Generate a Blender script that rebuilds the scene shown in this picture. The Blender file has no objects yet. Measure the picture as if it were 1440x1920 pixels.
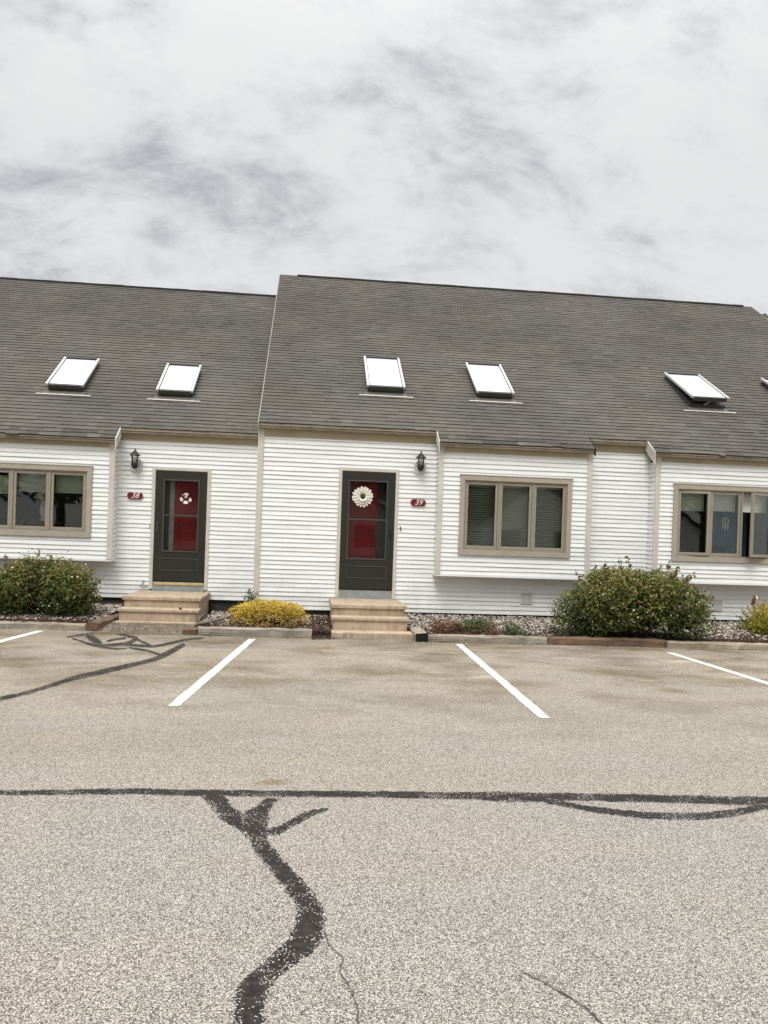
import bpy, math, random
import numpy as np
from mathutils import Matrix, Vector
random.seed(7)
RNG = np.random.default_rng(7)
scene = bpy.context.scene
COL = scene.collection

# ---------------------------------------------------------------- camera
YAW, PITCH, ROLL, CAM_H = 0.10364, -0.004765, 0.033944, 1.46
def cam_axes():
    cy, sy = math.cos(YAW), math.sin(YAW); cp, sp = math.cos(PITCH), math.sin(PITCH)
    cr, sr = math.cos(ROLL), math.sin(ROLL)
    f = Vector((sy*cp, cy*cp, sp)); r = Vector((cy, -sy, 0)); u = r.cross(f)
    return cr*r+sr*u, -sr*r+cr*u, f
r_, u_, f_ = cam_axes()
cam_data = bpy.data.cameras.new("camera"); cam = bpy.data.objects.new("camera", cam_data); COL.objects.link(cam)
cam.matrix_world = Matrix(((r_.x, u_.x, -f_.x, 0), (r_.y, u_.y, -f_.y, 0), (r_.z, u_.z, -f_.z, CAM_H), (0, 0, 0, 1)))
cam_data.sensor_fit = 'VERTICAL'; cam_data.sensor_height = 36.0; cam_data.lens = 36.0*1440/1920
cam_data.shift_y = 55.25/1920
cam_data.clip_start = 0.05; cam_data.clip_end = 3000
scene.camera = cam

# ---------------------------------------------------------------- sky, sun, exposure
SUN_EL, SUN_AZ = math.radians(54), math.radians(200)      # azimuth clockwise from +Y (the building side)
scene.view_settings.view_transform = 'Standard'; scene.view_settings.look = 'None'
scene.view_settings.exposure = 0.36; scene.view_settings.gamma = 1.0
scene.view_settings.use_curve_mapping = False
SKY_GAIN = 0.83

class NT:
    """little node-tree writer"""
    def __init__(s, tree): s.t = tree; s.n = tree.nodes; s.l = tree.links
    def add(s, typ, **kw):
        nd = s.n.new(typ)
        for k, v in kw.items():
            if k.startswith('i_'):
                key = k[2:]
                key = int(key) if key.isdigit() else key.replace('_', ' ')
                s.set(nd, key, v)
            else: setattr(nd, k, v)
        return nd
    def set(s, nd, key, v):
        sock = nd.inputs[key]
        if hasattr(v, 'is_output') or isinstance(v, bpy.types.NodeSocket): s.l.new(v, sock)
        else: sock.default_value = v
    def math(s, op, a, b=0.0, c=0.0, clamp=False):
        nd = s.n.new('ShaderNodeMath'); nd.operation = op; nd.use_clamp = clamp
        for i, v in enumerate((a, b, c)): s.set(nd, i, v)
        return nd.outputs[0]
    def mix(s, fac, a, b, blend='MIX'):
        nd = s.n.new('ShaderNodeMix'); nd.data_type = 'RGBA'; nd.blend_type = blend
        s.set(nd, 0, fac); s.set(nd, 6, a); s.set(nd, 7, b)
        return nd.outputs[2]
    def ramp(s, fac, stops, interp='LINEAR'):
        nd = s.n.new('ShaderNodeValToRGB'); cr = nd.color_ramp; cr.interpolation = interp
        while len(cr.elements) > 1: cr.elements.remove(cr.elements[-1])
        cr.elements[0].position = stops[0][0]; cr.elements[0].color = col4(stops[0][1])
        for p, c in stops[1:]:
            e = cr.elements.new(p); e.color = col4(c)
        s.set(nd, 0, fac)
        return nd.outputs[0]
    def noise(s, vec, scale, detail=4, rough=0.55, dist=0.0):
        nd = s.n.new('ShaderNodeTexNoise'); s.set(nd, 'Vector', vec)
        nd.inputs['Scale'].default_value = scale; nd.inputs['Detail'].default_value = detail
        nd.inputs['Roughness'].default_value = rough; nd.inputs['Distortion'].default_value = dist
        return nd.outputs['Fac']
    def mapping(s, vec, loc=(0, 0, 0), scale=(1, 1, 1), rot=(0, 0, 0)):
        nd = s.n.new('ShaderNodeMapping'); s.set(nd, 0, vec)
        nd.inputs['Location'].default_value = loc; nd.inputs['Scale'].default_value = scale; nd.inputs['Rotation'].default_value = rot
        return nd.outputs[0]
def col4(c):
    if isinstance(c, (int, float)): return (c, c, c, 1)
    return (c[0], c[1], c[2], 1)

world = bpy.data.worlds.new("World"); scene.world = world; world.use_nodes = True
w = NT(world.node_tree)
for nd in list(w.n): w.n.remove(nd)
tc = w.add('ShaderNodeTexCoord'); sep = w.add('ShaderNodeSeparateXYZ'); w.l.new(tc.outputs['Generated'], sep.inputs[0])
dx, dy, dz = sep.outputs
zc = w.math('MAXIMUM', dz, 0.0); zz = w.math('ADD', zc, 0.62)
comb = w.add('ShaderNodeCombineXYZ'); w.set(comb, 0, w.math('DIVIDE', dx, zz)); w.set(comb, 1, w.math('DIVIDE', dy, zz))
cloudp = comb.outputs[0]                                   # a flat cloud deck seen in perspective
big = w.noise(w.mapping(cloudp, (1.7, 0.4, 0)), 1.4, 3, 0.5)
mid = w.noise(w.mapping(cloudp, (8.15, 1.3, 0), (1.0, 1.6, 1)), 4.6, 12, 0.64, 0.3)
fine = w.noise(w.mapping(cloudp, (2.0, 8.0, 0), (1.0, 1.7, 1)), 13.0, 8, 0.66, 0.25)
# three thicker banks of cloud over the ridge (directions in the world)
def bank(d, tight):
    v = Vector(d).normalized()
    nd = w.add('ShaderNodeVectorMath', operation='DOT_PRODUCT'); nrm = w.add('ShaderNodeVectorMath', operation='NORMALIZE')
    w.l.new(tc.outputs['Generated'], nrm.inputs[0]); w.l.new(nrm.outputs[0], nd.inputs[0]); nd.inputs[1].default_value = v
    return w.math('POWER', w.math('MAXIMUM', nd.outputs['Value'], 0.0), tight)
banks = 0.0
for d_, tg, am in (((0.13, 1, 0.53), 120, 0.13), ((-0.22, 1, 0.465), 200, 0.10), ((0.01, 1, 0.43), 140, 0.12), ((-0.42, 1, 0.375), 300, 0.30), ((-0.16, 1, 0.365), 200, 0.14), ((0.48, 1, 0.53), 110, 0.10)):
    banks = w.math('ADD', banks, w.math('MULTIPLY', bank(d_, tg), am))
dark = w.math('ADD', 0.45, w.math('MULTIPLY', w.math('SUBTRACT', mid, 0.5), 2.0))
dark = w.math('ADD', dark, w.math('ADD', banks, w.math('MULTIPLY', w.math('SUBTRACT', big, 0.5), 0.15)))
dark = w.math('ADD', dark, w.math('MULTIPLY', w.math('SUBTRACT', fine, 0.5), 0.75))
cl = w.ramp(dark, [(0.36, (1.0, 1.0, 1.0)), (0.52, (0.955, 0.955, 0.965)), (0.66, (0.85, 0.86, 0.875)), (0.95, (0.56, 0.58, 0.61))])
zen = w.math('ADD', 0.755, w.math('MULTIPLY', w.math('POWER', zc, 6.0), 3.6))          # overcast: brighter overhead
cloud = w.mix(1.0, cl, zen, 'MULTIPLY')
sky = w.add('ShaderNodeTexSky', sky_type='NISHITA', sun_disc=False); sky.sun_elevation = SUN_EL; sky.sun_rotation = SUN_AZ
skyc = w.mix(1.0, sky.outputs[0], (0.09, 0.09, 0.09, 1), 'MULTIPLY')
sky_all = w.mix(0.95, skyc, cloud)
bg = w.add('ShaderNodeBackground'); w.l.new(sky_all, bg.inputs[0]); bg.inputs[1].default_value = SKY_GAIN
out = w.add('ShaderNodeOutputWorld'); w.l.new(bg.outputs[0], out.inputs[0])

sun_d = bpy.data.lights.new("sun", 'SUN'); sun_d.energy = 1.5; sun_d.angle = math.radians(25); sun_d.color = (1, 0.975, 0.94)
sun = bpy.data.objects.new("sun", sun_d); COL.objects.link(sun)
sd = Vector((math.sin(SUN_AZ)*math.cos(SUN_EL), math.cos(SUN_AZ)*math.cos(SUN_EL), math.sin(SUN_EL)))
sun.rotation_euler = sd.to_track_quat('Z', 'Y').to_euler()

# ---------------------------------------------------------------- materials
def new_mat(name):
    m = bpy.data.materials.new(name); m.use_nodes = True
    t = NT(m.node_tree)
    for nd in list(t.n): t.n.remove(nd)
    o = t.add('ShaderNodeOutputMaterial'); p = t.add('ShaderNodeBsdfPrincipled'); t.l.new(p.outputs[0], o.inputs[0])
    t.obj = t.add('ShaderNodeTexCoord').outputs['Object']
    t.p = p; t.o = o
    return m, t
def bump(t, h, strength, dist):
    b = t.add('ShaderNodeBump'); b.inputs['Strength'].default_value = strength; b.inputs['Distance'].default_value = dist
    t.l.new(h, b.inputs['Height']); t.l.new(b.outputs[0], t.p.inputs['Normal'])
def simple(name, c, rough=0.6, var=0.12, scale=6.0, metallic=0.0, spec=0.4, grime=None):
    m, t = new_mat(name)
    n1 = t.noise(t.obj, scale, 5, 0.6)
    lo = tuple(x*(1-var) for x in c); hi = tuple(min(1, x*(1+var)) for x in c)
    cc = t.ramp(n1, [(0.3, lo), (0.7, hi)])
    if grime:
        g = t.ramp(t.noise(t.mapping(t.obj, (3, 1, 2), (1, 1, 0.35)), scale*0.7, 6, 0.7), [(0.55, 0.0), (0.8, 1.0)])
        cc = t.mix(t.math('MULTIPLY', g, grime[1]), cc, col4(grime[0]))
    t.l.new(cc, t.p.inputs['Base Color'])
    t.p.inputs['Roughness'].default_value = rough; t.p.inputs['Metallic'].default_value = metallic
    t.p.inputs['Specular IOR Level'].default_value = spec
    return m
M = {}
# vinyl siding: white with faint streaks of dirt
m, t = new_mat('white_vinyl_siding')
n1 = t.noise(t.mapping(t.obj, (0, 0, 0), (0.8, 0.8, 6)), 1.6, 5, 0.6)
c = t.ramp(n1, [(0.3, (0.74, 0.75, 0.73)), (0.7, (0.83, 0.84, 0.825))])
st = t.noise(t.mapping(t.obj, (4, 2, 0), (5, 5, 0.5)), 2.0, 6, 0.7)
c = t.mix(t.ramp(st, [(0.55, 0.0), (0.85, 0.30)]), c, (0.52, 0.50, 0.42, 1))
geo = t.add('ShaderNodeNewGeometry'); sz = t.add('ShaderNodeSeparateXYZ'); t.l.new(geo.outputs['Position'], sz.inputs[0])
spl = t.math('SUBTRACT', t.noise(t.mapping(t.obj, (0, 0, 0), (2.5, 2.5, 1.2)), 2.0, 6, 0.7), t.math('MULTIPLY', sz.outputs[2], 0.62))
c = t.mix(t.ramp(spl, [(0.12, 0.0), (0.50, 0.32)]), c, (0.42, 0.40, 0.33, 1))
t.l.new(c, t.p.inputs['Base Color']); t.p.inputs['Roughness'].default_value = 0.5; t.p.inputs['Specular IOR Level'].default_value = 0.3
bump(t, t.noise(t.mapping(t.obj, (0, 0, 0), (2, 2, 30)), 8, 3), 0.08, 0.01)
M['siding'] = m
M['trim'] = simple('beige_painted_trim', (0.56, 0.53, 0.46), 0.6, 0.10, 5, grime=((0.25, 0.22, 0.16), 0.35))
M['frieze'] = simple('eave_shaded_beige_trim', (0.36, 0.31, 0.21), 0.65, 0.10, 3, grime=((0.22, 0.18, 0.11), 0.4))  # trim beige darkened, painting the eave shade into frieze and soffit
M['taupe'] = simple('taupe_window_vinyl', (0.30, 0.26, 0.205), 0.55, 0.08, 8, grime=((0.2, 0.16, 0.11), 0.3))
M['taupe_lt'] = simple('pale_taupe_window_casing', (0.37, 0.33, 0.265), 0.55, 0.08, 6, grime=((0.24, 0.2, 0.14), 0.35))
M['bronze'] = simple('dark_bronze_door_metal', (0.021, 0.019, 0.0145), 0.45, 0.15, 6, spec=0.4)
M['bronze_lt'] = simple('bronze_door_moulding', (0.060, 0.053, 0.047), 0.4, 0.15, 6, spec=0.5)
M['red_door'] = simple('deep_red_door_paint', (0.27, 0.004, 0.005), 0.35, 0.12, 3, spec=0.5)
M['jamb'] = simple('brown_jamb_wood', (0.05, 0.034, 0.018), 0.6, 0.3, 9)
M['pale_jamb'] = simple('weatherworn_pale_jamb', (0.36, 0.36, 0.27), 0.6, 0.2, 7)
M['brass'] = simple('brass_sill_plate', (0.55, 0.46, 0.26), 0.45, 0.2, 12, metallic=0.4)
M['sill_grey'] = simple('grey_concrete_sill', (0.27, 0.28, 0.275), 0.85, 0.15, 12, grime=((0.6, 0.6, 0.56), 0.5))
M['black_metal'] = simple('black_lantern_metal', (0.018, 0.018, 0.017), 0.45, 0.2, 20)
M['white_plastic'] = simple('white_mounting_plastic', (0.56, 0.56, 0.53), 0.5, 0.06, 9)
M['candle'] = simple('ivory_lamp_candle', (0.75, 0.74, 0.68), 0.5, 0.05, 9)
M['plaque_red'] = simple('red_plaque_enamel', (0.15, 0.004, 0.008), 0.35, 0.08, 20, spec=0.5)
M['plaque_white'] = simple('white_number_paint', (0.80, 0.74, 0.72), 0.5, 0.03, 9)
M['rake_drip'] = simple('dull_rake_edge', (0.24, 0.22, 0.185), 0.7, 0.2, 5, grime=((0.1, 0.09, 0.075), 0.6))
M['drip'] = simple('pale_drip_edge_metal', (0.40, 0.34, 0.25), 0.5, 0.15, 8, grime=((0.25, 0.18, 0.1), 0.5))
M['fascia_worn'] = simple('weathered_fascia', (0.20, 0.165, 0.12), 0.8, 0.3, 4, grime=((0.07, 0.05, 0.035), 0.7))
M['rake_white'] = simple('weathered_white_rake_board', (0.55, 0.52, 0.45), 0.7, 0.2, 6, grime=((0.25, 0.2, 0.14), 0.6))
M['foundation'] = simple('dark_damp_foundation', (0.045, 0.042, 0.034), 0.95, 0.4, 4)
M['sky_alu'] = simple('pale_skylight_cladding', (0.50, 0.485, 0.45), 0.45, 0.1, 9, metallic=0.2)
M['sky_dark'] = simple('dark_skylight_curb', (0.045, 0.043, 0.037), 0.5, 0.2, 7)
M['flash_dark'] = simple('grey_lead_flashing', (0.11, 0.105, 0.092), 0.6, 0.15, 8)
M['flash_lt'] = simple('bright_flashing_edge', (0.70, 0.67, 0.60), 0.5, 0.08, 8)
M['ridge'] = simple('black_ridge_vent', (0.022, 0.021, 0.019), 0.9, 0.3, 8)
M['interior'] = simple('dim_interior_wall', (0.42, 0.42, 0.39), 0.9, 0.1, 2)
M['int_wood'] = simple('interior_floor_boards', (0.06, 0.04, 0.025), 0.6, 0.2, 3)
M['curtain'] = simple('blue_interior_curtain', (0.10, 0.19, 0.32), 0.9, 0.2, 3)
M['blind'] = simple('cream_blind_slat', (0.66, 0.68, 0.59), 0.6, 0.05, 5)
M['shade'] = simple('white_roller_shade', (0.80, 0.82, 0.77), 0.8, 0.04, 5)
M['petal'] = simple('cream_fabric_petal', (0.78, 0.74, 0.66), 0.85, 0.08, 30)
M['petal_c'] = simple('green_brown_flower_centre', (0.045, 0.04, 0.012), 0.9, 0.3, 60)
M['grey_vent'] = simple('pale_grey_vent_plastic', (0.60, 0.61, 0.58), 0.6, 0.06, 12)
M['orange_clay'] = simple('rust_brown_painted_metal', (0.10, 0.045, 0.025), 0.6, 0.2, 20)

# skylight panes: opaque near-white base under a gloss coat
m, t = new_mat('white_skylight_pane')
t.l.new(t.ramp(t.noise(t.obj, 2.0, 3), [(0.3, (0.66, 0.69, 0.71)), (0.7, (0.74, 0.765, 0.78))]), t.p.inputs['Base Color'])
t.p.inputs['Roughness'].default_value = 0.12; t.p.inputs['Specular IOR Level'].default_value = 0.9
t.p.inputs['Coat Weight'].default_value = 1.0; t.p.inputs['Coat Roughness'].default_value = 0.03
M['sky_glass'] = m
# window glass: tinted, see-through, with Fresnel reflection and slightly wavy surface
def glass(name, tint, ior=1.55, boost=1.6):
    m, t = new_mat(name); t.n.remove(t.p)
    tr = t.add('ShaderNodeBsdfTransparent'); tr.inputs[0].default_value = col4(tint)
    gl = t.add('ShaderNodeBsdfGlossy'); gl.inputs['Roughness'].default_value = 0.015
    gl.inputs[0].default_value = (0.95, 1.0, 0.97, 1)
    b = t.add('ShaderNodeBump'); b.inputs['Strength'].default_value = 0.05; b.inputs['Distance'].default_value = 0.02
    t.l.new(t.noise(t.obj, 1.7, 2), b.inputs['Height']); t.l.new(b.outputs[0], gl.inputs['Normal'])
    fr = t.add('ShaderNodeFresnel'); fr.inputs['IOR'].default_value = ior
    fac = t.math('MULTIPLY', fr.outputs[0], boost, clamp=True)
    mx = t.add('ShaderNodeMixShader'); t.l.new(fac, mx.inputs[0]); t.l.new(tr.outputs[0], mx.inputs[1]); t.l.new(gl.outputs[0], mx.inputs[2])
    t.l.new(mx.outputs[0], t.o.inputs[0])
    return m
M['glass'] = glass('green_tinted_window_glass', (0.79, 0.85, 0.76), boost=1.5)
M['glass_clear'] = glass('clear_fixed_window_glass', (0.92, 0.94, 0.91), boost=1.5)
M['door_glass'] = glass('clear_storm_glass', (0.70, 0.70, 0.70), boost=0.6)
M['lamp_glass'] = glass('clear_lantern_glass', (0.9, 0.9, 0.9), boost=1.0)

# asphalt
def asphalt_colour(t, tint=1.0, brown=0.0):
    v = t.add('ShaderNodeTexVoronoi', feature='F1'); t.set(v, 'Vector', t.obj); v.inputs['Scale'].default_value = 225
    v2 = t.add('ShaderNodeTexVoronoi', feature='F1'); t.set(v2, 'Vector', t.mapping(t.obj, (3.3, 1.7, 0))); v2.inputs['Scale'].default_value = 330
    bw = t.add('ShaderNodeSeparateColor'); t.l.new(v.outputs['Color'], bw.inputs[0])
    bw2 = t.add('ShaderNodeSeparateColor'); t.l.new(v2.outputs['Color'], bw2.inputs[0])
    stone = t.ramp(bw.outputs[0], [(0.0, (0.020, 0.019, 0.018)), (0.27, (0.085, 0.080, 0.075)), (0.45, (0.36, 0.34, 0.305)), (0.75, (0.54, 0.515, 0.465)), (1.0, (0.72, 0.70, 0.66))])
    grit = t.ramp(bw2.outputs[0], [(0.0, (0.08, 0.075, 0.07)), (0.5, (0.32, 0.30, 0.26)), (1.0, (0.62, 0.60, 0.54))])
    gap = t.ramp(v.outputs['Distance'], [(0.30, 0.0), (0.75, 1.0)])
    c = t.mix(0.30, stone, grit)
    c = t.mix(t.math('MULTIPLY', gap, 0.75), c, (0.06, 0.056, 0.05, 1))
    sepp = t.add('ShaderNodeSeparateXYZ'); t.l.new(t.obj, sepp.inputs[0])
    yy = sepp.outputs[1]
    stall = t.ramp(t.math('DIVIDE', yy, 12.0), [(0.30, 0.0), (0.50, 0.35), (0.68, 1.0), (1.0, 1.0)])
    near = t.math('LESS_THAN', yy, 4.12)
    c = t.mix(near, c, t.mix(1.0, c, (0.985, 0.995, 1.035, 1), 'MULTIPLY'))
    big_n = t.noise(t.mapping(t.obj, (0, 0, 0), (0.55, 1.0, 1)), 0.8, 6, 0.62, 0.4)
    c = t.mix(t.ramp(big_n, [(0.38, 0.0), (0.66, 0.35)]), c, t.mix(1.0, c, (1.12, 1.02, 0.86, 1), 'MULTIPLY'))
    blot = t.noise(t.mapping(t.obj, (7.1, 2.4, 0), (0.75, 1.15, 1)), 1.15, 7, 0.62, 0.3)
    bl = t.math('MULTIPLY', t.ramp(blot, [(0.44, 0.0), (0.66, 1.0)]), t.math('MULTIPLY', stall, 0.95))
    c = t.mix(bl, c, t.mix(1.0, c, (0.50, 0.46, 0.37, 1), 'MULTIPLY'))
    edge = t.ramp(t.math('DIVIDE', yy, 12.0), [(0.80, 0.0), (0.905, 1.0)])
    strk = t.noise(t.mapping(t.obj, (2.1, 0.4, 0), (0.5, 3.2, 1)), 1.6, 6, 0.65, 0.2)
    c = t.mix(t.math('MULTIPLY', edge, t.ramp(strk, [(0.36, 0.05), (0.62, 0.75)])), c, t.mix(1.0, c, (0.52, 0.49, 0.43, 1), 'MULTIPLY'))
    c = t.mix(t.math('MULTIPLY', stall, 0.35), c, t.mix(1.0, c, (0.98, 0.88, 0.71, 1), 'MULTIPLY'))
    lite = t.noise(t.mapping(t.obj, (1.9, 9.4, 0), (0.6, 1.6, 1)), 2.2, 5, 0.6)
    c = t.mix(t.math('MULTIPLY', t.ramp(lite, [(0.60, 0.0), (0.76, 1.0)]), t.math('MULTIPLY', stall, 0.40)), c, (0.60, 0.55, 0.44, 1))
    if brown: c = t.mix(brown, c, t.mix(1.0, c, (0.70, 0.60, 0.46, 1), 'MULTIPLY'))
    c = t.mix(1.0, c, (tint*1.07, tint*1.03, tint*0.985, 1), 'MULTIPLY')
    return c, v, bw.outputs[0]
def asphalt(name, tint=1.0, brown=0.0):
    m, t = new_mat(name)
    c, v, _ = asphalt_colour(t, tint, brown)
    t.l.new(c, t.p.inputs['Base Color']); t.p.inputs['Roughness'].default_value = 0.9; t.p.inputs['Specular IOR Level'].default_value = 0.25
    bump(t, t.math('SUBTRACT', 1.0, v.outputs['Distance']), 0.8, 0.007)
    return m
A_TINT = 1.34
M['asphalt'] = asphalt('worn_pale_asphalt', A_TINT)
M['walk'] = asphalt('gritty_brown_walk', 1.05, 0.8)
# crack sealant: tar with the stones worn through, more of them at the edges
m, t = new_mat('tar_crack_sealant')
c, v, rnd = asphalt_colour(t, A_TINT)
at = t.add('ShaderNodeAttribute', attribute_name='edge')
wear = t.math('ADD', t.math('MULTIPLY', t.math('POWER', at.outputs['Fac'], 4.0), 0.26), t.math('MULTIPLY', t.noise(t.obj, 7.0, 6, 0.7), 0.95))
hole = t.math('GREATER_THAN', rnd, t.math('SUBTRACT', 1.44, wear))
tar = t.ramp(t.noise(t.obj, 40, 4), [(0.3, (0.018, 0.0155, 0.014)), (0.7, (0.050, 0.043, 0.038))])
t.l.new(t.mix(t.math('MULTIPLY', hole, 0.8), tar, c), t.p.inputs['Base Color']); t.p.inputs['Roughness'].default_value = 0.85; t.p.inputs['Specular IOR Level'].default_value = 0.12
bump(t, t.math('SUBTRACT', 1.0, v.outputs['Distance']), 0.4, 0.005)
M['tar'] = m
# road paint, worn off the high stones
m, t = new_mat('worn_white_road_paint')
c, v, rnd = asphalt_colour(t, A_TINT)
at = t.add('ShaderNodeAttribute', attribute_name='edge')
wear = t.math('ADD', t.math('MULTIPLY', t.math('POWER', at.outputs['Fac'], 3.0), 0.25), t.math('MULTIPLY', t.noise(t.obj, 4.0, 6, 0.7), 0.55))
hole = t.math('LESS_THAN', rnd, t.math('SUBTRACT', wear, 0.16))
pc = t.ramp(t.noise(t.obj, 30, 4), [(0.3, (0.62, 0.61, 0.57)), (0.7, (0.76, 0.75, 0.71))])
t.l.new(t.mix(hole, pc, c), t.p.inputs['Base Color']); t.p.inputs['Roughness'].default_value = 0.75
bump(t, t.math('SUBTRACT', 1.0, v.outputs['Distance']), 0.3, 0.004)
M['paint'] = m
# shingles: tint attribute per tab, blotchy weathering and granules
m, t = new_mat('weathered_asphalt_shingle')
at = t.add('ShaderNodeAttribute', attribute_name='tint'); a = at.outputs['Fac']
c = t.ramp(a, [(0.0, (0.016, 0.014, 0.012)), (0.05, (0.066, 0.062, 0.054)), (0.5, (0.112, 0.106, 0.092)), (1.0, (0.160, 0.152, 0.133))])
pat = t.noise(t.mapping(t.obj, (2, 5, 1), (0.8, 0.8, 0.8)), 0.55, 6, 0.6)
c = t.mix(t.ramp(pat, [(0.40, 0.0), (0.66, 0.8)]), c, t.mix(1.0, c, (0.70, 0.70, 0.705, 1), 'MULTIPLY'))
br = t.noise(t.mapping(t.obj, (9, 5, 1)), 0.8, 5, 0.6)
c = t.mix(t.ramp(br, [(0.42, 0.0), (0.68, 0.6)]), c, t.mix(1.0, c, (1.12, 1.02, 0.91, 1), 'MULTIPLY'))
gr = t.noise(t.obj, 90, 3, 0.7)
c = t.mix(0.5, c, t.mix(1.0, c, t.ramp(gr, [(0.3, 0.65), (0.7, 1.35)]), 'MULTIPLY'))
lich = t.noise(t.mapping(t.obj, (1, 5, 1)), 26, 3, 0.6); lz = t.noise(t.mapping(t.obj, (4, 4, 1)), 0.9, 3, 0.6)
c = t.mix(t.math('MULTIPLY', t.ramp(lich, [(0.69, 0.0), (0.73, 0.6)]), t.ramp(lz, [(0.50, 0.0), (0.64, 1.0)])), c, (0.30, 0.29, 0.25, 1))
t.l.new(c, t.p.inputs['Base Color']); t.p.inputs['Roughness'].default_value = 0.92; t.p.inputs['Specular IOR Level'].default_value = 0.2
M['shingle'] = m
# precast concrete steps
m, t = new_mat('tan_precast_concrete')
n1 = t.noise(t.obj, 5, 6, 0.65)
c = t.ramp(n1, [(0.3, (0.37, 0.285, 0.195)), (0.7, (0.52, 0.42, 0.31))])
stn = t.noise(t.mapping(t.obj, (2, 1, 5), (3, 3, 0.8)), 3.2, 6, 0.7)
c = t.mix(t.ramp(stn, [(0.46, 0.0), (0.70, 0.75)]), c, (0.20, 0.135, 0.08, 1))
c = t.mix(t.ramp(t.noise(t.obj, 70, 3), [(0.55, 0.0), (0.75, 0.35)]), c, (0.20, 0.155, 0.10, 1))
t.l.new(c, t.p.inputs['Base Color']); t.p.inputs['Roughness'].default_value = 0.88
bump(t, t.noise(t.obj, 60, 4), 0.25, 0.01)
M['step'] = m
# timbers
def wood(name, lo, hi, crack):
    m, t = new_mat(name)
    n1 = t.noise(t.mapping(t.obj, (0, 0, 0), (0.7, 6, 6)), 3.0, 7, 0.65, 0.3)
    c = t.ramp(n1, [(0.25, lo), (0.75, hi)])
    n2 = t.noise(t.mapping(t.obj, (3, 1, 4), (0.5, 16, 16)), 4.0, 5, 0.6, 0.5)
    k = t.ramp(n2, [(0.34, 1.0), (0.44, 0.0)])
    c = t.mix(t.math('MULTIPLY', k, 0.85), c, col4(crack))
    n3 = t.noise(t.obj, 3.1, 4)
    c = t.mix(t.ramp(n3, [(0.5, 0.0), (0.75, 0.5)]), c, col4(crack))
    t.l.new(c, t.p.inputs['Base Color']); t.p.inputs['Roughness'].default_value = 0.9
    bump(t, n2, 0.6, 0.02)
    return m
M['wood_grey'] = wood('weathered_grey_timber', (0.17, 0.14, 0.105), (0.42, 0.38, 0.31), (0.06, 0.047, 0.035))
M['wood_brown'] = wood('damp_brown_timber', (0.085, 0.05, 0.03), (0.22, 0.145, 0.09), (0.025, 0.015, 0.01))
M['wood_end'] = simple('sooty_cut_end', (0.012, 0.011, 0.010), 0.8, 0.4, 12, spec=0.2)
M['wood_tan'] = wood('tan_grey_timber', (0.20, 0.155, 0.11), (0.48, 0.41, 0.31), (0.07, 0.05, 0.035))
M['twig'] = simple('bare_grey_twig', (0.17, 0.14, 0.115), 0.9, 0.25, 14)
M['bark'] = simple('dark_shrub_bark', (0.07, 0.05, 0.035), 0.95, 0.3, 14)
M['soil'] = simple('dark_bed_soil', (0.05, 0.036, 0.025), 0.98, 0.4, 7)
def tinted(name, stops, rough=0.8, trans=0.0, spec=0.3):
    m, t = new_mat(name)
    at = t.add('ShaderNodeAttribute', attribute_name='tint')
    c = t.ramp(at.outputs['Fac'], stops); t.l.new(c, t.p.inputs['Base Color']); t.p.inputs['Roughness'].default_value = rough
    t.p.inputs['Specular IOR Level'].default_value = spec
    if trans:
        tl = t.add('ShaderNodeBsdfTranslucent'); t.l.new(c, tl.inputs[0]); mx = t.add('ShaderNodeMixShader'); mx.inputs[0].default_value = trans
        t.l.new(t.p.outputs[0], mx.inputs[1]); t.l.new(tl.outputs[0], mx.inputs[2]); t.l.new(mx.outputs[0], t.o.inputs[0])
    return m
M['pebble'] = tinted('mixed_river_pebbles', [(0, (0.10, 0.085, 0.07)), (0.35, (0.26, 0.22, 0.18)), (0.7, (0.45, 0.40, 0.33)), (1, (0.66, 0.61, 0.53))])
M['mulch'] = tinted('red_brown_bark_mulch', [(0, (0.018, 0.011, 0.008)), (0.6, (0.07, 0.034, 0.022)), (1, (0.15, 0.075, 0.05))])
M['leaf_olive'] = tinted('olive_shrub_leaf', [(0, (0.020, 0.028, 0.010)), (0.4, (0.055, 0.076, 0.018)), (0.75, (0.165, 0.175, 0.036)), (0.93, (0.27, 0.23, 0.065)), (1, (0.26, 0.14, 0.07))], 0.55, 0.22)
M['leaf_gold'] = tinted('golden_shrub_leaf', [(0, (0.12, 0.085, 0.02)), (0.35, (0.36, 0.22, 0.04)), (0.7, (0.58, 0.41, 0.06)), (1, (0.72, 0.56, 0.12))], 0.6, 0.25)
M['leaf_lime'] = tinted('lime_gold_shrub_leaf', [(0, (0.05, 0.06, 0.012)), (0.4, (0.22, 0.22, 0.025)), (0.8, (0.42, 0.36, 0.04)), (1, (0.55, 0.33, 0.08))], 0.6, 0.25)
M['leaf_green'] = tinted('low_juniper_green', [(0, (0.025, 0.05, 0.018)), (0.6, (0.07, 0.12, 0.04)), (1, (0.14, 0.19, 0.07))], 0.6, 0.2)
M['leaf_rust'] = tinted('rusty_ground_leaf', [(0, (0.07, 0.035, 0.02)), (0.6, (0.20, 0.10, 0.055)), (1, (0.34, 0.19, 0.10))], 0.7, 0.15)
M['flower'] = tinted('faded_cream_blossom', [(0, (0.45, 0.33, 0.20)), (0.5, (0.66, 0.56, 0.40)), (1, (0.80, 0.72, 0.60))], 0.7, 0.2)
M['leaf_tree'] = tinted('tree_leaf', [(0, (0.02, 0.035, 0.012)), (1, (0.08, 0.11, 0.035))], 0.6, 0.2)

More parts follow.
